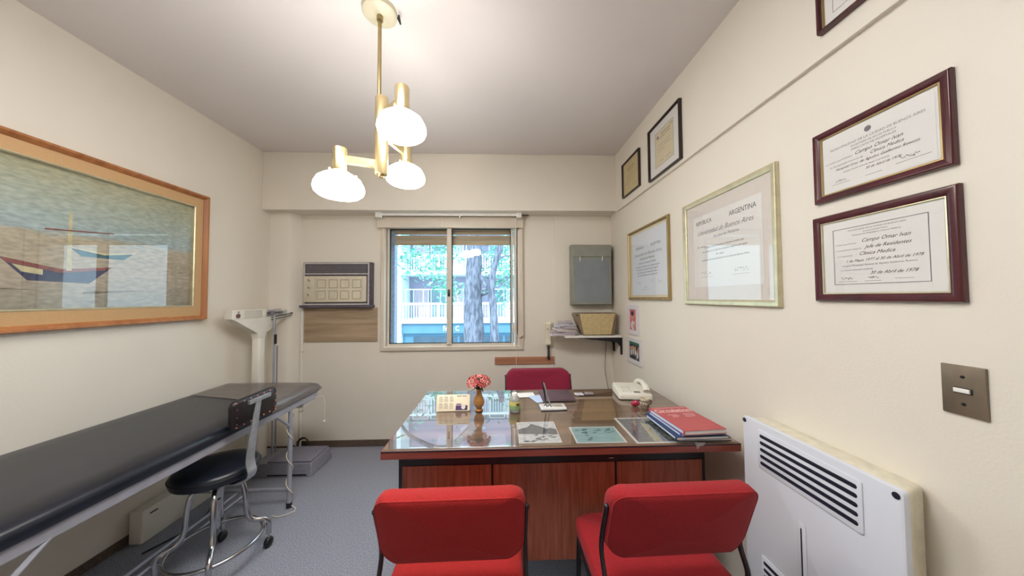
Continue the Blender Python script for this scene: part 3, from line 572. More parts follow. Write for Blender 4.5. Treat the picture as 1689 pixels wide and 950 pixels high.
# prints lying under the glass
def print_sheet(label, x, y, w_, h_, rot, border, build):
    t = thing('photo_print', label, 'photograph', T(x, y, DZ+.0001) @ RZ(rot), group='prints under the desk glass')
    MB().box(-w_/2, w_/2, -h_/2, h_/2, 0, .0004).build('sheet', paper_m, t)
    m = MB(T(0, 0, .0004)); mats = build(m, w_-2*border, h_-2*border); m.build('image', mats, t, smooth=False)
def img_bw(m, w_, h_):
    m.box(-w_/2, w_/2, -h_/2, h_/2, 0, .0001, 0); rn = random.Random(2)
    pk = [(-w_/2, h_*.1)] + [(-w_/2+w_*i/8, h_*(.12+.25*math.exp(-((i-3.4)/1.4)**2)+.05*(i % 2))) for i in range(1, 8)] + [(w_/2, h_*.1)]
    m.add([(x, y, .0002) for x, y in pk+[(w_/2, -h_*.15), (-w_/2, -h_*.1)]], [tuple(range(len(pk)+2))], 1)
    for i in range(16): x = rn.uniform(-.45, .3)*w_; y = rn.uniform(-.45, -.12)*h_; m.add([(x, y, .0003), (x+w_*.14, y+.006, .0003), (x+w_*.17, y-.004, .0003), (x+.02, y-.008, .0003)], [(0, 1, 2, 3)], 1+i % 2)
    return [mat('photo_snow', 'd3d6da', .6, noise_s=50, noise_a=.2), mat('photo_slate', '5f656e', .6, noise_s=60, noise_a=.3), mat('photo_mid_grey', '8f959c', .6, noise_s=60, noise_a=.3)]
def img_teal(m, w_, h_):
    m.box(-w_/2, w_/2, -h_/2, h_/2, 0, .0001, 0); rn = random.Random(4)
    for i in range(30):
        x = rn.uniform(-.46, .36)*w_; y = (rn.uniform(.1, .44) if i < 20 else rn.uniform(-.45, .4))*h_
        if i >= 20: x = -.25*w_+rn.uniform(-.03, .03)*w_
        m.add([(x, y, .0002), (x+rn.uniform(.01, .022), y+.004, .0002), (x+.018, y-.006, .0002), (x+.003, y-.004, .0002)], [(0, 1, 2, 3)], 1)
    return [mat('photo_pale_teal', '9cc0c0', .6, noise_s=12, noise_a=.12, stretch=(1, 3, 1)), mat('photo_deep_teal', '45706f', .6, noise_s=60, noise_a=.3)]
def img_hill(m, w_, h_):
    m.box(-w_/2, w_/2, -h_/2, h_/2, 0, .0001, 0); rn = random.Random(6)
    for i in range(46):
        a = rn.uniform(0, 6.28); r = rn.uniform(.05, .46); x = r*w_*math.cos(a); y = r*h_*math.sin(a)
        m.add([(x, y, .0002), (x+.014, y+.006, .0002), (x+.02, y-.006, .0002), (x+.004, y-.01, .0002)], [(0, 1, 2, 3)], 1+i % 2)
    m.add([(-.2*w_, -.48*h_, .0003), (-.05*w_, -.48*h_, .0003), (.05*w_, .2*h_, .0003), (-.1*w_, .3*h_, .0003)], [(0, 1, 2, 3)], 1)
    return [mat('photo_dark_rock', '6d7176', .6, noise_s=70, noise_a=.4), mat('photo_sand', 'b0ab8e', .6, noise_s=70, noise_a=.2), mat('photo_moss', '7d8272', .6, noise_s=70, noise_a=.2)]
print_sheet('black and white mountain landscape print under the glass, left of the other prints', .168, 1.452, .19, .225, 0, .003, img_bw)
print_sheet('pale teal landscape print with white border, in the middle of the three prints', .437, 1.41, .224, .166, -.01, .008, img_teal)
print_sheet('large grey and sandy landscape print with white border, partly under the books', .72, 1.453, .27, .278, 0, .012, img_hill)
# white sheet under glass, left half
MB_ = tag(MB().box(-.06, .06, -.045, .045, 0, .0006).build('paper_sheet', paper_m), 'white paper sheet behind the bottle at the far edge of the desk', 'paper', group=None); MB_.matrix_world = T(.15, 1.975, GZ) @ RZ(.08)
o = tag(MB().box(-.05, .05, -.065, .065, 0, .0008).build('paper_sheet', mat('pale_blue_paper', 'b9cbe6', .7, noise_s=5, noise_a=.03)), 'pale blue leaflet lying between the pen set and the dark folder', 'paper'); o.matrix_world = T(.235, 1.90, GZ+.0001) @ RZ(.35)
# folder
fo = thing('desk_folder', 'dark purple leatherette folder lying behind the pen set', 'folder', T(.345, 1.935, GZ+.001) @ RZ(.02))
fm_ = mat('purple_brown_leatherette', '5b4650', .5, noise_s=40, noise_a=.12, bump_s=200, bump=.15)
MB().rbox(.20, .19, .004, .004, .001).build('back_cover', fm_, fo); MB(T(0, 0, .004)).rbox(.196, .186, .003, .002, .0005).build('sheets', paper_m, fo); MB(T(0, 0, .007)).rbox(.20, .19, .003, .004, .001).build('front_cover', fm_, fo)
for i, (x, y, c_) in enumerate(((.50, 1.975, 'd9d4dc'), (.57, 1.985, '9a8f94'))):
    o = thing('business_card', ('white business card lying right of the dark folder', 'grey printed card lying beside the white business card')[i], 'card', T(x, y, GZ) @ RZ(.05-.1*i))
    MB().rbox(.055, .05 if i == 0 else .045, .0012, .002, .0003).build('card', mat('card_stock', c_, .7, noise_s=5, noise_a=.03), o)
    m = MB(T(0, 0, .0014)); [m.box(-.02, .018-.006*(k % 2), -.014+.01*k, -.012+.01*k, 0, .0002) for k in range(3)]; m.build('print', greyink_m, o)
# calendar
ca = thing('desk_calendar', 'small cream tent calendar with a purple picture, left of the flower vase', 'calendar', T(-.272, 1.712, GZ) @ RZ(.02))
ccm = mat('cream_card', 'e9dcc0', .6, noise_s=5, noise_a=.02)
tilt = T(0, 0, .0005) @ RX(PI/2-.35)
MB(tilt).rbox(.185, .088, .003, .006, .001, M=T(0, .044, 0)).build('front_card', ccm, ca)
MB(T(0, .062, 0) @ RX(PI/2+.35)).rbox(.18, .082, .003, .004, .001, M=T(0, .042, -.003)).build('back_card', mat('red_card', 'a3503f', .6, noise_s=5, noise_a=.05), ca)
m = MB(tilt @ T(0, .044, .0034))
for r in range(2):
    for c_ in range(3):
        x = -.078+.029*c_; y = .022-.036*r
        m.box(x, x+.018, y+.008, y+.0105, 0, .0002)
        for k in range(5): m.box(x, x+.021, y+.003-.0045*k, y+.0042-.0045*k, 0, .0002)
m.box(.02, .045, .033, .037, 0, .0002); m.box(.05, .075, .033, .0365, 0, .0002)
m.build('calendar_print', greyink_m, ca)
m = MB(tilt @ T(.045, .03, .0036)).box(-.03, .035, -.025, .0, 0, .0003, 0).box(-.027, 0, .003, .009, 0, .0003, 0)
blob(m, .012, -.008, .012, .012, .0006, 1); blob(m, .028, -.014, .006, .01, .0006, 2)
m.build('picture', [mat('purple_print', '54386b', .6, noise_s=90, noise_a=.2), phwhite, darkhair], ca, smooth=False)
# vase and bouquet
terra = mat('honey_wood_vase', 'b07a3e', .35, noise_s=30, noise_a=.2, stretch=(1, 1, .3), coat=.3)
VX, VY = -.128, 1.715
va = thing('flower_vase', 'small turned honey brown vase standing on the desk glass', 'vase', T(VX, VY, GZ))
MB(Matrix.Diagonal((1.12, 1.12, 1, 1))).lathe([(.001, 0), (.019, 0), (.0195, .006), (.012, .012), (.013, .017), (.022, .030), (.027, .048), (.024, .068), (.0145, .088), (.0115, .10), (.013, .112), (.016, .12), (.0135, .121), (.010, .11), (.009, .10)], 28, caps=False).build('body', terra, va)
MB(T(0, 0, .004) @ Matrix.Diagonal((1.12, 1.12, 1, 1))).lathe([(.0203, -.002), (.0208, 0), (.0203, .002)], 28, caps=False).build('foot_ring', mat('dark_ring', '4a2a18', .4, noise_s=20, noise_a=.1), va)
bq = thing('flower_bouquet', 'bunch of small coral pink artificial flowers in the brown vase', 'flowers', T(VX, VY, GZ+.118))
stem_m = mat('dark_green_stem', '2f3a2a', .6, noise_s=40, noise_a=.2); petal = mat('coral_petal', 'ec9a92', .7, noise_s=80, noise_a=.25); petal2 = mat('deep_coral_petal', 'cf5a55', .7, noise_s=80, noise_a=.2)
MB().lathe([(.001, -.004), (.008, 0), (.018, .02), (.022, .04), (.012, .055), (.001, .058)], 12).build('foliage_core', stem_m, bq)
rn = random.Random(11)
for i in range(34):
    th = i*2.399; el_ = math.acos(1-(i+.5)/34*1.15); R_ = .052
    dx, dy, dz = math.sin(el_)*math.cos(th)*R_*1.15, math.sin(el_)*math.sin(th)*R_, .035+math.cos(el_)*R_*.75+rn.uniform(-.004, .004)
    fl = MB(T(dx, dy, dz) @ Matrix.Rotation(th, 4, 'Z') @ RY(el_*.9) @ Matrix.Diagonal((1.25, 1.25, 1.25, 1)))
    for k in range(5):
        a = 2*PI*k/5; c_, s_ = math.cos(a), math.sin(a); c2, s2 = math.cos(a+.45), math.sin(a+.45); c3, s3 = math.cos(a-.45), math.sin(a-.45)
        fl.add([(0, 0, 0), (c3*.009, s3*.009, .003), (c_*.0145, s_*.0145, .006), (c2*.009, s2*.009, .003), (c_*.006, s_*.006, .0005)], [(0, 1, 4), (1, 2, 4), (2, 3, 4), (3, 0, 4)], i % 2)
    fl.ball(.004, (0, 0, .003), 8, mi=1)
    fo_ = fl.build('flower', [petal, petal2], bq)
    MB().tube([(0, 0, 0), (dx*.6, dy*.6, dz*.55), (dx, dy, dz)], .0011, 5).build('stem', stem_m, fo_)
for a, l_ in ((3.6, .05), (5.4, .045), (2.3, .04)):
    MB(RZ(a)).add([(0, 0, .02), (l_*.5, .009, .012), (l_, 0, -.008), (l_*.5, -.009, .012), (l_*.5, 0, .016)], [(0, 1, 4), (1, 2, 4), (2, 3, 4), (3, 0, 4)]).build('leaf', stem_m, bq)
# bottle
clear_pl = mat('milky_clear_plastic', 'cfd2cc', .15, noise_s=5, noise_a=.03); clear_pl.node_tree.nodes['Principled BSDF'].inputs['Transmission Weight'].default_value = .5
bo = thing('sanitizer_bottle', 'small clear bottle with a yellow and green label and white cap on the desk', 'bottle', T(.071, 1.70, GZ))
MB().lathe([(.001, 0), (.028, 0), (.031, .004), (.031, .062), (.027, .074), (.015, .084), (.013, .09)], 28).build('body', clear_pl, bo)
MB().lathe([(.0315, .018), (.0317, .019), (.0317, .036), (.0315, .037)], 28, caps=False).build('green_label_band', mat('green_label', '8fb37a', .5, noise_s=20, noise_a=.08), bo)
MB().lathe([(.0315, .037), (.0317, .038), (.0317, .058), (.0315, .059)], 28, caps=False).build('yellow_label_band', mat('yellow_label', 'd9cd7a', .5, noise_s=20, noise_a=.08), bo)
MB().box(.006, .024, -.0325, -.0245, .045, .049).box(.008, .022, -.0325, -.0245, .040, .042).build('label_print', ink_m, bo)
MB().lathe([(.0155, .0845), (.0155, .098), (.014, .1), (.001, .1)], 24).build('cap', white_m, bo)
# pen set
ps = thing('pen_stand', 'white marble pen base holding two pens in the middle of the desk', 'pen stand', T(.288, 1.735, GZ) @ RZ(.03))
marb = mat('white_marble', 'dcdcdc', .15, noise_s=14, noise_a=.12, detail=8)
MB().rbox(.145, .085, .012, .004, .002).build('base', marb, ps)
MB(T(0, 0, .0)).rbox(.147, .087, .003, .004, .001).build('bottom_felt', blackpl_m, ps)
MB(T(.03, 0, .012)).rbox(.05, .03, .001, .001, .0003).build('name_plate', champagne_m, ps)
for x, y in ((-.035, .0), (-.012, -.005)):
    MB(T(x-.005, y, .012)).lathe([(.012, 0), (.008, .004), (.006, .012), (.0075, .016)], 16).build('pen_holder', chrome_m, ps)
for i, (x, lean, c_, lab) in enumerate(((-.035, -.14, 'black', 'black pen leaning left in the marble stand'), (-.012, -.30, 'silver', 'silver grey pen crossing the black one in the marble stand'))):
    pn = thing('pen', lab, 'pen', T(.288+x-.004, 1.735-.002*i, GZ+.0285) @ RY(lean) @ RX(.12))
    pm = blackpl_m if i == 0 else mat('silver_lilac_barrel', 'b0a8ae', .3, .6, noise_s=10, noise_a=.05)
    MB().lathe([(.001, 0), (.0035, .006), (.0045, .03), (.0045, .065)], 14).build('barrel', pm, pn)
    MB().lathe([(.0048, .065), (.0048, .118), (.003, .126), (.001, .128)], 14).build('pen_cap', pm, pn)
    MB().box(.0045, .006, -.0012, .0012, .08, .12).box(.003, .006, -.0012, .0012, .118, .12).build('clip', chrome_m, pn)
# telephone
ph = thing('telephone', 'white corded desk telephone at the far right corner of the desk', 'telephone', T(.83, 1.935, GZ) @ RZ(-.12))
telm = mat('white_phone_plastic', 'e0dcd0', .35, noise_s=4, noise_a=.03)
MB().loft([[(x, y, z+(y+.1)*.12) for x, y in rrect(.20-i*2, .19-i*2, .015, 5)] if z > .01 else [(x, y, z) for x, y in rrect(.20-i*2, .19-i*2, .015, 5)] for i, z in ((.004, 0), (0, .004), (0, .024), (.004, .032), (.01, .034))]).build('body', telm, ph)
slope = T(0, 0, .036) @ RX(math.atan(.12))
m = MB(slope)
for r in range(4):
    for c_ in range(3): m.rbox(.014, .010, .004, .003, .001, M=T(-.062+.021*c_, -.055+.022*r, .008))
m.build('keypad', mat('light_grey_keys', 'c9c6bd', .4, noise_s=8, noise_a=.05), ph)
MB(slope).rbox(.04, .03, .002, .003, .001, M=T(.015, -.06, .008)).build('display', mat('grey_display', '7b7f7c', .2, noise_s=8, noise_a=.05), ph)
hp = smooth_path([(.065, -.088, .052), (.068, -.06, .072), (.068, 0, .084), (.066, .06, .078), (.063, .09, .060)], 5)
MB().tube(hp, [.022*(1-.30*math.sin(PI*i/(len(hp)-1))) for i in range(len(hp))], 14, flat=.75).build('handset', telm, ph)
MB().tube([(.065+.007*math.cos(t*.8), .093+.0012*t, .03-.0002*t+.007*math.sin(t*.8)) for t in range(70)], .0018, 5).build('coiled_cord', white_m, ph)
# cup and red pot
cu_ = thing('patterned_cup', 'small cream cup with a dark figure pattern beside the telephone', 'cup', T(.815, 1.725, GZ))
MB().lathe([(.001, 0), (.022, 0), (.024, .003), (.025, .05), (.0235, .05), (.0225, .006), (.001, .005)], 26).build('body', mat('cream_ceramic', 'd8cdb6', .3, noise_s=8, noise_a=.05), cu_)
MB().lathe([(.0253, .034), (.0255, .035), (.0255, .038), (.0253, .039)], 26, caps=False).build('dark_band', darkhair, cu_)
m = MB(); rn = random.Random(8)
for k in range(12):
    a = -2.9+k*.27; x, y = .0253*math.cos(a), .0253*math.sin(a); tz = rn.uniform(.018, .03)
    a2 = a+.17; m.add([(x, y, .004), (.0253*math.cos(a2), .0253*math.sin(a2), .004), (.0253*math.cos(a2), .0253*math.sin(a2), tz*.8), (x, y, tz)], [(0, 1, 2, 3)], k % 3 == 1)
m.build('painted_figures', [darkhair, mat('rust_glaze', '9c4433', .4, noise_s=30, noise_a=.1)], cu_)
MB(T(.024, 0, .025)).tube(smooth_path([(0, 0, .012), (.012, 0, .012), (.014, 0, -.004), (0, 0, -.012)], 4), .0025, 8).build('handle', mat('cup_handle_red', '8c3a35', .4, noise_s=10, noise_a=.05), cu_)
rp_ = thing('paperweight', 'small crimson heart shaped paperweight left of the patterned cup', 'paperweight', T(.768, 1.738, GZ))
gr = [[]]
m = MB().ball(.02, (-.007, 0, .017), 16, sc_=(1, .8, .85)).ball(.018, (.008, .003, .017), 16, sc_=(1, .8, .85)); m.build('body', mat('crimson_glass', 'b0123a', .12, noise_s=8, noise_a=.1, coat=.6), rp_)
MB(T(-.005, -.012, .028)).ball(.005, (0, 0, 0), 8).build('pale_spot', mat('lilac_spot', 'cf9ad0', .2, noise_s=8, noise_a=.1), rp_)
# book stack
def book(label, x, y, z, w_, d_, h_, rot, cover, name='book', spine=None, extra=None, soft=False):
    t = thing(name, label, 'book' if name == 'book' else 'magazine', T(x, y, z) @ RZ(rot), group=None)
    MB().box(-w_/2+.003, w_/2-.003, -d_/2+.002, d_/2-.002, .0015, h_-.0015).build('pages', paper_m, t)
    MB().box(-w_/2, w_/2, -d_/2, d_/2, 0, .0015).box(-w_/2, w_/2, -d_/2, d_/2, h_-.0015, h_).box(-w_/2-.001, -w_/2+.0015, -d_/2, d_/2, 0, h_).build('cover', cover, t, bevel=.0005)
    if spine: MB(T(-w_/2-.0014, 0, h_/2)).box(-.0002, .0002, -d_/2+.01, d_/2-.02, -h_*.32, h_*.32).build('spine_label', spine, t)
    if extra: extra(t, w_, d_, h_)
    return t
navy = mat('navy_cover', '27335c', .4, noise_s=9, noise_a=.1); blue_c = mat('blue_cover', '3c5296', .4, noise_s=9, noise_a=.1); brn = mat('dark_brown_cover', '4a3a34', .5, noise_s=9, noise_a=.15); redc = mat('brick_red_cover', 'b24a4e', .4, noise_s=5, noise_a=.05)
pinkp = mat('pink_print', 'f3d3cf', .5, noise_s=9, noise_a=.03); ltblue = mat('pale_blue_spine', 'c4d6ea', .5, noise_s=9, noise_a=.03)
bz = GZ
book('dark brown binder at the very bottom of the stack on the desk corner', .885, 1.445, bz, .235, .27, .014, -.02, brn); bz += .014
book('navy hardback with blue edge, second from the bottom of the desk stack', .862, 1.432, bz, .235, .275, .012, .02, navy, spine=ltblue); bz += .012
book('blue thin book with a pale spine directly beneath the red journal', .868, 1.44, bz, .205, .272, .012, .05, blue_c, spine=ltblue); bz += .012
def cov(t, w_, d_, h_):
    m = MB(T(0, 0, h_+.0002))
    m.text('Circulation', .043, 0, d_/2-.062, 0, 0, align='CENTER', bold=.0006)
    m.box(-w_/2+.012, w_/2-.006, d_/2-.071, d_/2-.068, 0, .0002)
    m.box(-w_/2+.012, w_/2-.006, d_/2-.014, d_/2-.012, 0, .0002)
    for x, y, l_ in ((-.06, .035, .05), (.02, .04, .06), (-.045, .022, .035), (.02, .025, .055), (.015, .010, .05), (-.05, .01, .03)): m.box(x, x+l_, y, y+.003, 0, .0002); 
    m.build('cover_lettering', pinkp, t, smooth=False)
book('brick red medical journal with pink lettering on top of the book stack', .865, 1.428, bz, .195, .275, .018, .075, redc, name='journal', spine=ltblue, extra=cov)
tp = thing('torn_tape', 'crumpled bit of clear torn tape on the front edge of the desk', 'tape', T(.845, 1.30, DZ+.0))
tpm = mat('dull_clear_tape', '8d8482', .3, noise_s=30, noise_a=.2)
MB().add([(-.02, -.0065, .008), (.03, -.0065, .009), (.02, -.0075, -.004), (.002, -.009, -.006), (-.008, -.0075, -.022), (-.012, -.0065, -.004)], [(0, 1, 2, 3), (0, 3, 4, 5)]).build('strip', tpm, tp)

# ---------------------------------------------------------------- upholstered chairs
def back_pt(u, v, d, wid, tilt=.35, curve=.85):
    """u across, v up from back centre, d thickness forward -> chair local (faces +y)"""
    return (u, -.2765 - v*tilt + curve*u*u + d, .717 + v)
def make_chair(M, label, fabric, group=None, s=1.0, up=0, arch=.0):
    t = thing('upholstered_chair', label, 'chair', M, group)
    W_, H_ = .44*s, .232
    ol = [(x, z - arch*x*x*max(0, z)/.116 - (.010*(1-(x/(W_/2))**2)*min(1, -z/.1) if z < 0 else 0)) for x, z in rrect(W_, H_, .048, 8)]
    seq = [(.3, 0), (.6, 0), (.85, 0), (.965, .001), (.985, .004), (.975, .007), (1.0, .011), (1.012, .035), (1.0, .058), (.95, .072), (.8, .079), (.55, .082), (.3, .083)]
    rings = []
    for sc_, d in seq:
        R_ = []
        for x, z in ol:
            k = sc_ if sc_ < .9 else 1-(1-sc_)*1.0
            R_.append(Vector(back_pt(x*k, z*k, d, W_))+Vector((0, 0, up)))
        rings.append(R_)
    bk = MB().loft(rings).build('backrest', fabric, t, autos=75)
    MB().tube([Vector(back_pt(x*.982, z*.982, .004, W_))+Vector((0, 0, up)) for x, z in ol], .0028, 6, closed=True).build('piping', fabric, bk)
    # seat
    so = rrect(.45*s, .44, .075, 8)
    sr = []
    for sc_, z in [(.4, .405), (.9, .405), (.975, .408), (1, .42), (1.005, .44), (.99, .462), (.93, .474), (.75, .48), (.4, .482)]:
        sr.append([(x*sc_, y*sc_-.012, z - (.02 if y > .15 and z > .43 else 0)*(y-.15)/.07) for x, y in so])
    MB().loft(sr).build('seat', fabric, t, autos=75)
    MB().rbox(.40*s, .38, .012, .05, .003, z0=.394).build('seat_pan', black_m, t)
    for sg in (-1, 1):
        x = sg*(.5*.44*s+.005)
        top = Vector(back_pt(x, .05, .022, W_))+Vector((0, 0, up)); bot = Vector(back_pt(x, -.105, .022, W_))+Vector((0, 0, up))
        p = smooth_path([(x, top.y, top.z), (x, bot.y, bot.z), (x, -.205, .52), (x, -.175, .42), (x, -.195, .30), (x, -.27, .0)], 6)
        l_ = MB().tube(p, .0095, 12, flat=.75).ball(.0098, (x, top.y, top.z), 10).build('rear_leg', black_m, t)
        MB().cyl(.0155, 0, .02, 12, M=T(x, -.269, 0)).build('foot_cap', blackpl_m, l_)
        xf = x*.90
        p = smooth_path([(x, -.165, .40), (x*.97, .08, .398), (xf, .165, .385), (xf, .185, .32), (xf, .205, 0)], 6)
        l_ = MB().tube(p, .0095, 12, flat=.75).build('front_leg', black_m, t)
        MB().cyl(.0155, 0, .02, 12, M=T(xf, .2045, 0)).build('foot_cap', blackpl_m, l_)
        MB().cyl(.006, 0, .03, 10, M=T(x-sg*.028, -.0, .40) @ RY(sg*PI/2)).build('seat_bolt', black_m, t)
    MB().tube([(-.22*s, -.13, .392), (.22*s, -.13, .392)], .009, 10).build('cross_bar', black_m, t)
    return t
make_chair(T(-.155, 1.165, 0) @ RZ(.01), 'red upholstered visitor chair standing left, nearest the camera, seen from behind', red_m)
red2 = mat('rose_red_fabric', '9a131c', .9, noise_s=260, noise_a=.22, bump_s=420, bump=.35, sheen=.03)
make_chair(T(.54, 1.158, 0) @ RZ(.02), 'red upholstered visitor chair standing right beside the heater, seen from behind', red2, s=1.02)
make_chair(T(.288, 2.215, 0) @ RZ(PI), 'crimson upholstered chair behind the desk, facing the visitors', maroon_m, s=1.14, up=.012, arch=.5)

# ---------------------------------------------------------------- examination bed
bed = thing('examination_bed', 'long black vinyl examination bed on a tubular frame along the left wall', 'examination bed', T(-1.765, 1.50, .006))
bx0, bx1, by0, by1 = -.375, .355, -.95, .945
def pad_rings(x0, x1, y0, y1, r, prof):
    return [[(x, y, z) for x, y in rrect(x1-x0-2*i, y1-y0-2*i, max(r-i, .004), 6, (x0+x1)/2, (y0+y1)/2)] for i, z in prof]
MB().loft(pad_rings(bx0, bx1, by0, by1, .03, [(.12, .683), (.006, .683), (0, .69), (0, .715), (.004, .728), (.014, .738), (.035, .744), (.12, .747), (.25, .748)])).build('mattress', vinyl_m, bed, autos=70)
MB().box(bx0+.02, bx1-.012, by0+.03, by1-.03, .640, .682).build('frame_rail', grey_metal_m, bed, bevel=.004)
MB().box(bx0+.035, bx1-.03, by1-.17, by1-.035, .60, .642).build('end_bracket', cream_enamel_m, bed, bevel=.008)
for y in (-.6, .63):
    for x in (bx0+.06, bx1-.02):
        l_ = MB().tube([(x, y, .642), (x, y, .012)], .0135, 12).build('leg', grey_metal_m, bed)
        MB().cyl(.017, 0, .03, 12, M=T(x, y, 0)).build('foot_cap', blackpl_m, l_)
        MB().tube([(x, y, .53), (x, y-.13*(1 if y > 0 else -1), .645)], .009, 8).build('brace', grey_metal_m, bed)
    MB().tube([(bx0+.06, y, .115), (bx1-.02, y, .115)], .011, 10).build('cross_rail', grey_metal_m, bed)
MB().tube([(.0, -.6, .10), (.0, .63, .10)], .010, 10).build('stretcher', grey_metal_m, bed)
MB().tube([(.06, -.6, .10), (.06, .63, .10)], .008, 10).build('stretcher', grey_metal_m, bed)
# clear plastic cover over the far end
cvm = glass_mat('clear_plastic_cover', 1.6, (.93, .93, .93), .12)
covm = bpy.data.materials.new('hazy_plastic'); covm.use_nodes = True; N = covm.node_tree.nodes; L = covm.node_tree.links; N.clear()
tr = N.new('ShaderNodeBsdfTransparent'); df = N.new('ShaderNodeBsdfPrincipled'); df.inputs['Base Color'].default_value = (*hx('8d8480'), 1); df.inputs['Roughness'].default_value = .18
nz = N.new('ShaderNodeTexNoise'); nz.inputs['Scale'].default_value = 6; bm_ = N.new('ShaderNodeBump'); bm_.inputs['Strength'].default_value = .35; bm_.inputs['Distance'].default_value = .01; L.new(nz.outputs[0], bm_.inputs['Height']); L.new(bm_.outputs[0], df.inputs['Normal'])
mx = N.new('ShaderNodeMixShader'); mx.inputs[0].default_value = .55; o_ = N.new('ShaderNodeOutputMaterial'); L.new(tr.outputs[0], mx.inputs[1]); L.new(df.outputs[0], mx.inputs[2]); L.new(mx.outputs[0], o_.inputs[0])
pc = thing('plastic_cover', 'clear wrinkled plastic cover stretched over the far end of the black bed', 'plastic cover', T(-1.765, 1.50, .0075))
cx0, cx1, cy0, cy1 = bx0-.001, bx1+.003, .33, by1+.003
prof = [(cx0+.01, .7405), (bx0+.05, .748), (0, .7515), (bx1-.06, .7505), (bx1-.02, .7455), (bx1-.004, .735), (cx1, .722), (cx1, .69)]
vs = []; fs = []; ny = 24; npf = len(prof)
for j in range(ny+1):
    for x, z in prof:
        ys = .42+.25*max(0, (bx1-x)/.73); y = ys+(cy1-ys)*j/ny
        q = noise.noise(Vector((x*9, y*14, .3)))*.0016
        dz = .0 if j < ny-1 else (-.012 if j == ny-1 else -.05)
        if j == ny: dz = min(0, .70-z) if z > .70 else 0
        vs.append((x, y+.02*noise.noise(Vector((x*6, 1, y)))*(j == 0), z+q+(dz if (z > .72 or j == ny) else 0)))
for j in range(ny):
    for i in range(npf-1): a = j*npf+i; fs.append((a, a+1, a+npf+1, a+npf))
o = MB().add(vs, fs).build('sheet', covm, pc, autos=60)
pcord = thing('hanging_cord', 'thin pale cord with a small white knob hanging from the far end of the bed', 'cord', T(-1.40, 2.43, .645))
MB().tube(smooth_path([(-.025, -.03, .0), (.008, .0, -.0), (.022, .004, -.04), (.024, .006, -.10), (.018, .008, -.19)], 6), .0028, 6).build('cord', winframe_m, pcord)
MB().ball(.010, (.018, .008, -.195), 12).build('knob', white_m, pcord)
lc = thing('leg_cable', 'thin white cable wound down the front leg of the bed and ending on the carpet', 'cable', T(-1.43, 2.13, 0))
pth = [(.0185*math.cos(t*.55), .0185*math.sin(t*.55), .63-.0155*t) for t in range(40)]
MB().tube(smooth_path(pth+[(.04, -.01, .01), (.06, -.04, .0045), (.0, -.09, .0045), (-.05, -.08, .0045)], 3), .0032, 6).build('cable', winframe_m, lc)
wb = thing('floor_box', 'low cream metal box with a small slot on the floor under the black bed', 'box', T(-2.10, 2.08, 0))
MB().rbox(.075, .46, .185, .01, .006).build('body', cream_enamel_m, wb)
MB(T(.0375, -.17, .15)).box(0, .0015, -.02, .02, -.004, .004).build('slot', black_m, wb)
MB(T(.0375, .17, .10)).rbox(.03, .04, .05, .004, .003, z0=-.02, M=T(.012, 0, 0)).build('socket', blackpl_m, wb)
MB().tube(smooth_path([(.06, .17, .10), (.10, .14, .06), (.16, .05, .012), (.2, -.1, .006), (.12, -.3, .006)], 5), .004, 8).build('power_cord', blackpl_m, wb)

# ---------------------------------------------------------------- wheeled stool
SX, SY = -1.545, 1.73
st = thing('wheeled_stool', 'black round seated stool with a small backrest and chrome ring base on casters', 'stool', T(SX, SY, 0))
MB().lathe([(.001, .447), (.16, .447), (.177, .454), (.183, .472), (.181, .494), (.167, .508), (.136, .515), (.08, .519), (.001, .52)], 44).build('seat', vinyl_m, st, autos=60)
MB().tube([(.1835*math.cos(a*PI/22), .1835*math.sin(a*PI/22), .484) for a in range(44)], .003, 6, closed=True).build('seat_piping', blackpl_m, st)
MB().lathe([(.02, .33), (.03, .427), (.11, .432), (.11, .447)], 24).build('hub', chrome_m, st)
MB().cyl(.019, .17, .32, 18).build('spindle', chrome_m, st)
RC = (.045, -.045)
for k in range(4):
    a = math.radians(35+90*k); ca_, sa_ = math.cos(a), math.sin(a)
    P_ = [(.02, .385), (.055, .415), (.095, .40), (.112, .325), (.118, .24), (.14, .185), (.19, .165), (.213, .135), (.215, .075)]
    ox, oy = RC
    pts = [(ox*min(1, r/.12)+r*ca_, oy*min(1, r/.12)+r*sa_, z) for r, z in P_]
    l_ = MB().tube(smooth_path(pts, 5), .0125, 12).build('leg', chrome_m, st)
    ex, ey = ox+.215*ca_, oy+.215*sa_
    cst = MB().ball(.027, (ex, ey, .029), 16, sc_=(.75, 1, 1)).build('caster', blackpl_m, st)
    MB().cyl(.006, .04, .08, 10, M=T(ex, ey, 0)).build('caster_stem', chrome_m, cst)
MB().tube([(RC[0]+.19*math.cos(a*PI/24), RC[1]+.19*math.sin(a*PI/24), .125) for a in range(48)], .0095, 10, closed=True).build('foot_ring', chrome_m, st)
# backrest bracket (flat bar curling under the seat) and pad
al_m = mat('brushed_aluminium', 'b5b9c2', .35, .8, noise_s=30, noise_a=.12)
bpth = [(.10, -.045, .437), (.165, -.045, .434), (.205, -.045, .45), (.219, -.043, .482), (.208, -.04, .517), (.2, -.034, .562), (.192, -.005, .68), (.186, .035, .85)]
bp = smooth_path(bpth, 5); rings = []
for i, p in enumerate(bp):
    hw = .028 if p.z < .53 else .028-(p.z-.53)*.03
    a = bp[max(0, i-1)]; b = bp[min(len(bp)-1, i+1)]; tt = (b-a).normalized(); nn = Vector((0, 1, 0)).cross(tt).normalized()*.0025
    rings.append([p+Vector((0, hw, 0))+nn, p+Vector((0, -hw, 0))+nn, p+Vector((0, -hw, 0))-nn, p+Vector((0, hw, 0))-nn])
MB().loft(rings).build('back_bracket', al_m, st, autos=50)
MB(T(.186, .035, .845)).box(-.004, .012, -.075, .075, -.011, .011).build('bracket_crossbar', al_m, st, bevel=.002)
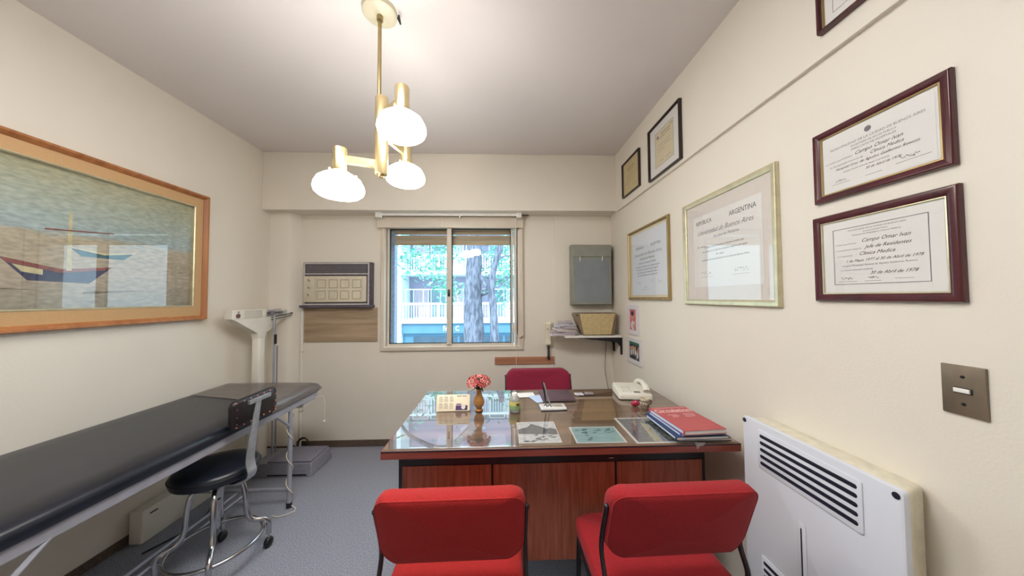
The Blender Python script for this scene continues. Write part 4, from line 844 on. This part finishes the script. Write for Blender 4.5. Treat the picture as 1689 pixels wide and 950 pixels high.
padm = MB(T(.165, .03, .80) @ RZ(.02) @ RY(PI/2))
padm.loft([[(y_, x_, z) for x_, y_ in rrect(.31-2*i, .15-2*i, .03, 6)] for i, z in ((.01, -.018), (.002, -.012), (0, 0), (.002, .012), (.01, .018))])
bp_ = padm.build('backrest_pad', mat('dark_leather', '1c1518', .4, noise_s=20, noise_a=.25), st, autos=60)
cop = mat('copper_stud', 'b8735a', .35, .7, noise_s=20, noise_a=.1)
for i, (y, z) in enumerate([(-.135, z) for z in (-.045, -.01, .03)]+[(.135, z) for z in (-.045, -.01, .03)]+[(-.135+.045*k, -.06) for k in range(7)]+[(-.135+.045*k, .062) for k in range(7)]):
    MB(T(.183, .03+y, .80+z) @ RY(PI/2)).lathe([(.0055, 0), (.004, .0025), (.0005, .0035)], 10).build('stud', cop, bp_)

# ---------------------------------------------------------------- weighing scale
ws_ = thing('weighing_scale', 'tall cream medical column scale with a grey platform in the far left corner', 'weighing scale', T(-1.80, 2.64, 0))
MB().loft([[(-.315, -.155, .0), (.30, -.155, 0), (.30, .14, 0), (-.315, .14, 0)], [(-.315, -.15, .015), (.30, -.15, .015), (.30, .135, .015), (-.315, .135, .015)], [(-.30, -.138, .1), (.285, -.138, .1), (.285, .122, .1), (-.30, .122, .1)]]).build('base', steel_grey_m, ws_, bevel=.006)
MB().rbox(.34, .25, .012, .006, .003, z0=.102, M=T(.112, -.01, 0)).build('platform', mat('ribbed_rubber_mat', '807e8c', .8, noise_s=90, noise_a=.15), ws_)
MB().box(-.04, .26, -.1565, -.154, .012, .022).build('base_slot', black_m, ws_)
MB(T(-.215, -.045, 0)).rbox(.115, .12, .42, .03, .006, z0=.1).build('column_skirt', cream_enamel_m, ws_)
MB(T(-.20, -.06, 0)).rbox(.065, .07, .60, .015, .006, z0=.52).build('column', cream_enamel_m, ws_)
MB(T(-.20, -.06, 0)).loft([[(x, y, z) for x, y in rrect(w_, d_, .012, 4)] for z, w_, d_ in ((1.08, .066, .072), (1.10, .07, .08), (1.13, .07, .10), (1.135, .07, .10))]).build('column_collar', cream_enamel_m, ws_)
MB(T(-.20, 0, 0)).loft([[(-.03, y, z), (.03, y, z)] + [(.03, y2, z), (-.03, y2, z)] for y, y2, z in ((-.115, -.0, 1.125), (-.31, .20, 1.235), (-.345, .215, 1.25))]).build('lower_funnel', cream_enamel_m, ws_, bevel=.003)
MB(T(-.20, 0, 0)).box(-.032, .032, -.345, -.02, 1.25, 1.318).build('head_housing', cream_enamel_m, ws_, bevel=.004)
MB(T(-.20, 0, 0)).box(.0325, .0335, -.24, -.07, 1.253, 1.312).build('dial_window', mat('pale_dial', 'cfcabb', .25, noise_s=8, noise_a=.04), ws_)
MB(T(-.1665, -.30, 1.275) @ RY(PI/2)).lathe([(.017, 0), (.017, .004), (.009, .006), (.001, .007)], 18).build('zero_knob', mat('brown_knob', '6b3f35', .4, noise_s=10, noise_a=.1), ws_)
MB(T(-.1665, -.295, 1.302) @ RY(PI/2)).lathe([(.006, 0), (.001, .003)], 12).build('badge', black_m, ws_)
MB(T(-.20, 0, 0)).box(-.03, -.02, -.02, .22, 1.25, 1.31).box(-.02, .03, .19, .22, 1.25, 1.30).box(-.03, .03, -.02, .22, 1.25, 1.254).build('beam_tray', mat('pale_grey_enamel', 'c4c2c0', .4, noise_s=9, noise_a=.05), ws_, bevel=.002)
bm_ = MB(T(-.185, 0, 0)).box(-.004, .004, -.02, .21, 1.275, 1.29).build('beam', chrome_m, ws_, bevel=.001)
MB(T(-.185, 0, 0)).box(-.012, .012, .04, .08, 1.262, 1.30).build('sliding_weight', steel_grey_m, bm_, bevel=.003)
MB(T(-.145, 0, 0)).tube(smooth_path([(0, .0, 1.245), (0, .2, 1.265), (.0, .25, 1.275), (0, .25, 1.262), (0, .2, 1.245), (0, .0, 1.225)], 5), .0035, 8).build('handle_loop', gasket_m, ws_)
MB(T(-.125, .01, 0)).box(-.006, .006, -.008, .008, .1, 1.26).build('height_rod', grey_metal_m, ws_, bevel=.001)
MB(T(-.117, .01, 0)).box(-.004, .006, -.010, .010, 1.02, 1.10).build('rod_slider', black_m, ws_)
MB(T(-.125, .045, 0)).box(-.004, .004, -.004, .004, .1, 1.0).build('rear_rod', steel_grey_m, ws_)
cc = thing('cable_coil', 'small coil of dark cable on the floor against the far wall beside the scale', 'cable coil', T(-1.835, 2.90, 0))
m = MB(T(.0, 0, .065) @ RX(PI/2-.3))
for k in range(4): m.tube([((.048-.004*k)*math.cos(a*PI/12)*(1+.1*k), (.045+.003*k)*math.sin(a*PI/12), .006*k-.01+.003*math.sin(a)) for a in range(24)], .0045, 6, closed=True)
m.build('loops', mat('dark_brown_cable', '2f2725', .5, noise_s=20, noise_a=.2), cc)
MB().rbox(.09, .05, .035, .01, .006, M=T(-.01, -.01, 0)).build('plug_block', blackpl_m, cc)
MB().tube(smooth_path([(-.05, 0, .03), (-.09, .0, .05), (-.15, -.03, .02), (-.2, -.06, .008)], 5), .005, 8).build('tail', blackpl_m, cc)

# ---------------------------------------------------------------- street outside
G = -3.2
rend_w = mat('white_render', 'd4e4e8', .8, noise_s=1.5, noise_a=.04); rend_l = mat('lilac_render', '8f8ca2', .8, noise_s=1.5, noise_a=.06); teal_f = mat('shopfront_blue', '4f7f9c', .6, noise_s=1, noise_a=.08)
shop_dark = mat('shop_dark_glass', '3a5468', .25, noise_s=2, noise_a=.2); curtain = mat('pinkish_blind', 'b9a9b4', .7, noise_s=2, noise_a=.1, stretch=(8, 1, 1)); winglass = mat('blue_window_glass', '6f8b96', .15, noise_s=1, noise_a=.2)
asph = mat('asphalt', '6f747a', .9, noise_s=30, noise_a=.1); pave = mat('pavement', 'a5a5a0', .9, noise_s=8, noise_a=.08)
struct(MB().box(-30, 30, 3.3, 34, G-.3, G).build('street_ground', asph))
struct(MB().box(-30, 30, 13.2, 17.0, G, G+.12).build('sidewalk_across', pave))
struct(MB().box(-30, 30, 3.4, 9.9, G, G+.12).build('sidewalk_near', pave))
bl = thing('apartment_building', 'white apartment building with railed balconies across the street, seen through the window', 'building', T(0, 17, 0))
MB().box(-14, 10, 1.5, 9, G, 9).build('wall', rend_l, bl)
pm = MB().box(-6.05, -5.5, -.1, 1.5, G, 9)
pm.build('white_pier', rend_w, bl)
for z in (-1.2, -.2, 1.0, 1.75, 2.7, 3.6, 4.5): MB().box(-6.06, -5.49, -.105, -.1, z, z+.025).build('joint_line', rend_l, bl)
MB().box(-14, -6.05, .3, 1.5, G, 9).build('side_wing', rend_w, bl)
MB().box(-5.5, 10, .0, 1.5, -.55, -.02).build('shop_fascia', teal_f, bl)
MB().box(-5.5, 10, .2, 1.5, G, -.55).build('shop_wall', teal_f, bl)
for x0 in (-4.9, -2.35, .2, 2.75): MB().box(x0, x0+2.4, .15, .2, G+.5, -.75).build('shop_window', shop_dark, bl)
MB(T(-3.08, -.01, -.42) @ RX(PI/2)).text('FA', .40, 0, 0, 0, 0, sx=.72, bold=.012, align='CENTER', extr=.02).text('C', .40, .62, 0, 0, 0, sx=.72, bold=.012, align='CENTER', extr=.02).build('sign_letters', rend_w, bl, smooth=False)
for lv, z0 in enumerate((0.0, 2.68, 5.4)):
    MB().box(-5.52, 10, -.15, 1.5, z0, z0+.20).build('balcony_slab', rend_w, bl, bevel=.02)
    MB().box(-5.5, 10, 1.3, 1.5, z0+1.98, z0+2.68).build('lintel_band', rend_l, bl)
    r = MB().box(-5.45, 10, -.11, -.03, z0+1.03, z0+1.15).box(-5.45, 10, -.09, -.05, z0+.26, z0+.3)
    for i in range(86): x = -5.4+.14*i; r.box(x, x+.035, -.085, -.055, z0+.2, z0+1.03)
    for i in range(7): x = -5.42+1.95*i; r.box(x-.04, x+.04, -.1, -.04, z0+.2, z0+1.1)
    r.build('balcony_railing', rend_w, bl)
    for i in range(7):
        x = -5.3+1.05*i+(.35 if i > 3 else 0)
        fr = MB(T(x+.46, 1.48, z0+1.09) @ RX(PI/2)).frame(.95, 1.75, [(0, 0), (0, .06), (.06, .06), (.06, 0)]).build('window_frame', rend_w, bl)
        MB(T(x+.46, 1.49, z0+1.09) @ RX(PI/2)).box(-.42, .42, -.82, .82, 0, .02).build('pane', curtain if i % 3 != 1 else winglass, fr)
    if lv == 0:
        u = MB()
        for i in range(8): x = -5.3+.95*i; u.box(x, x+.035, -.02, .015, z0+1.1, z0+1.88)
        u.box(-5.3, 1.4, -.02, .015, z0+1.86, z0+1.91).build('balcony_screen_frame', rend_w, bl)
bark = mat('grey_bark', '6f7686', .9, noise_s=18, col2='464b5a', bump_s=22, bump=1.0, stretch=(1, 1, .25), ramp=(.38, .6))
leafm = mat('blue_green_leaf', '5fae9a', .6, noise_s=3, noise_a=.3); leafm2 = mat('light_leaf', '93cdbb', .6, noise_s=3, noise_a=.2)
def foliage(mb, c, R_, n, seed, size=.09):
    rn = random.Random(seed)
    for i in range(n):
        d = Vector((rn.gauss(0, 1), rn.gauss(0, 1), rn.gauss(0, .8))); d = d.normalized()*R_*rn.random()**.45; p = Vector(c)+d
        M_ = T(*p) @ Matrix.Rotation(rn.uniform(0, 6.28), 4, 'Z') @ Matrix.Rotation(rn.uniform(-1, 1), 4, 'X') @ Matrix.Rotation(rn.uniform(-1, 1), 4, 'Y'); s_ = size*rn.uniform(.6, 1.3)
        mb.add([(-s_, 0, 0), (0, -s_*.4, s_*.1), (s_, 0, 0), (0, s_*.4, s_*.1)], [(0, 1, 2, 3)], i % 2, M_)
def trunk(mb, pts, radii, n=14, rough=.08):
    P_ = smooth_path(pts, 6); m_ = len(P_); rs = []
    for i in range(m_): q = i/(m_-1)*(len(radii)-1); k = min(int(q), len(radii)-2); rs.append(radii[k]+(radii[k+1]-radii[k])*(q-k))
    mb.tube(P_, rs, n)
tr1 = thing('street_tree', 'thick grey trunked street tree standing right outside the window', 'tree', T(-.80, 9, G+.12))
m = MB(); b0 = G+.12
trunk(m, [(.05, 0, 0), (.0, 0, -b0+.05), (-.04, 0, 1.4-b0), (.0, 0, 2.6-b0), (.05, 0, 5-b0)], [.42, .31, .265, .225, .17]); m.build('trunk', bark, tr1)
m = MB(); trunk(m, [(.2, 0, 1.9-b0-.35), (.45, -.05, 2.0-b0-.38), (.62, -.1, 2.1-b0-.2)], [.12, .08, .06], 10); m.build('branch', bark, tr1)
m = MB(); trunk(m, [(-.1, .1, 4-b0), (-.9, .2, 4.6-b0), (-2.0, .3, 4.2-b0), (-2.4, .3, 3.4-b0)], [.13, .09, .05, .02], 8); m.build('branch', bark, tr1)
m = MB()
for i, (x, y, z, R_, n) in enumerate(((-1.9, .4, 2.6, .75, 260), (-1.2, .3, 2.1, .55, 170), (-.75, .5, 1.6, .5, 130), (.75, .6, 2.6, .8, 240), (1.1, .6, 1.9, .6, 150), (-2.2, .3, 3.4, .9, 160), (0, .5, 5, 1.6, 260), (-.9, .3, 2.8, .6, 160))): foliage(m, (x, y, z-b0), R_, n, 20+i)
m.build('foliage', [leafm, leafm2], tr1)['kind'] = 'stuff'
tr2 = thing('street_tree', 'slender forked street tree to the right of the thick trunk outside the window', 'tree', T(-.17, 8.6, G+.12))
m = MB(); trunk(m, [(.02, 0, 0), (-.02, 0, -b0-.1), (-.06, 0, 1.1-b0), (-.12, 0, 1.75-b0), (-.02, 0, 2.3-b0), (.14, 0, 2.85-b0), (.17, 0, 3.05-b0)], [.15, .125, .11, .10, .085, .09, .07]); m.build('trunk', bark, tr2)
m = MB(); trunk(m, [(-.1, 0, 1.65-b0), (-.3, 0, 1.8-b0), (-.42, .1, 2.05-b0)], [.08, .05, .04], 8); trunk(m, [(.05, 0, 2.45-b0), (.25, 0, 2.58-b0), (.5, .1, 2.62-b0)], [.035, .025, .015], 8); m.build('branch', bark, tr2)
m = MB()
for i, (x, y, z, R_, n) in enumerate(((.0, .3, 1.55, .35, 60), (.35, .4, 2.2, .45, 90), (.3, .3, 1.3, .3, 40), (.5, .4, 3.0, .6, 90))): foliage(m, (x, y, z-b0), R_, n, 60+i, .07)
m.build('foliage', [leafm, leafm2], tr2)['kind'] = 'stuff'
labs = ['leafy shrub low in the window at the left, in front of the dark shopfront', 'shrub in the street between the sash bar and the thick trunk', 'small shrub in the street right of the slender tree']
for i, (x, y, h_, n) in enumerate(((-2.6, 12.5, 1.75, 420), (-1.1, 12.9, 1.55, 220), (1.0, 12.6, 1.6, 220))):
    s_ = thing('street_shrub', labs[i], 'shrub', T(x, y, G))
    m = MB(); foliage(m, (0, 0, h_*.62), .95 if i == 0 else .7, n, 80+i, .10); m.build('foliage', [leafm, leafm2], s_)['kind'] = 'stuff'
    m = MB(); trunk(m, [(0, 0, 0), (.05, 0, h_*.5), (0, 0, h_*.8)], [.06, .04, .02], 8); m.build('stem', bark, s_)
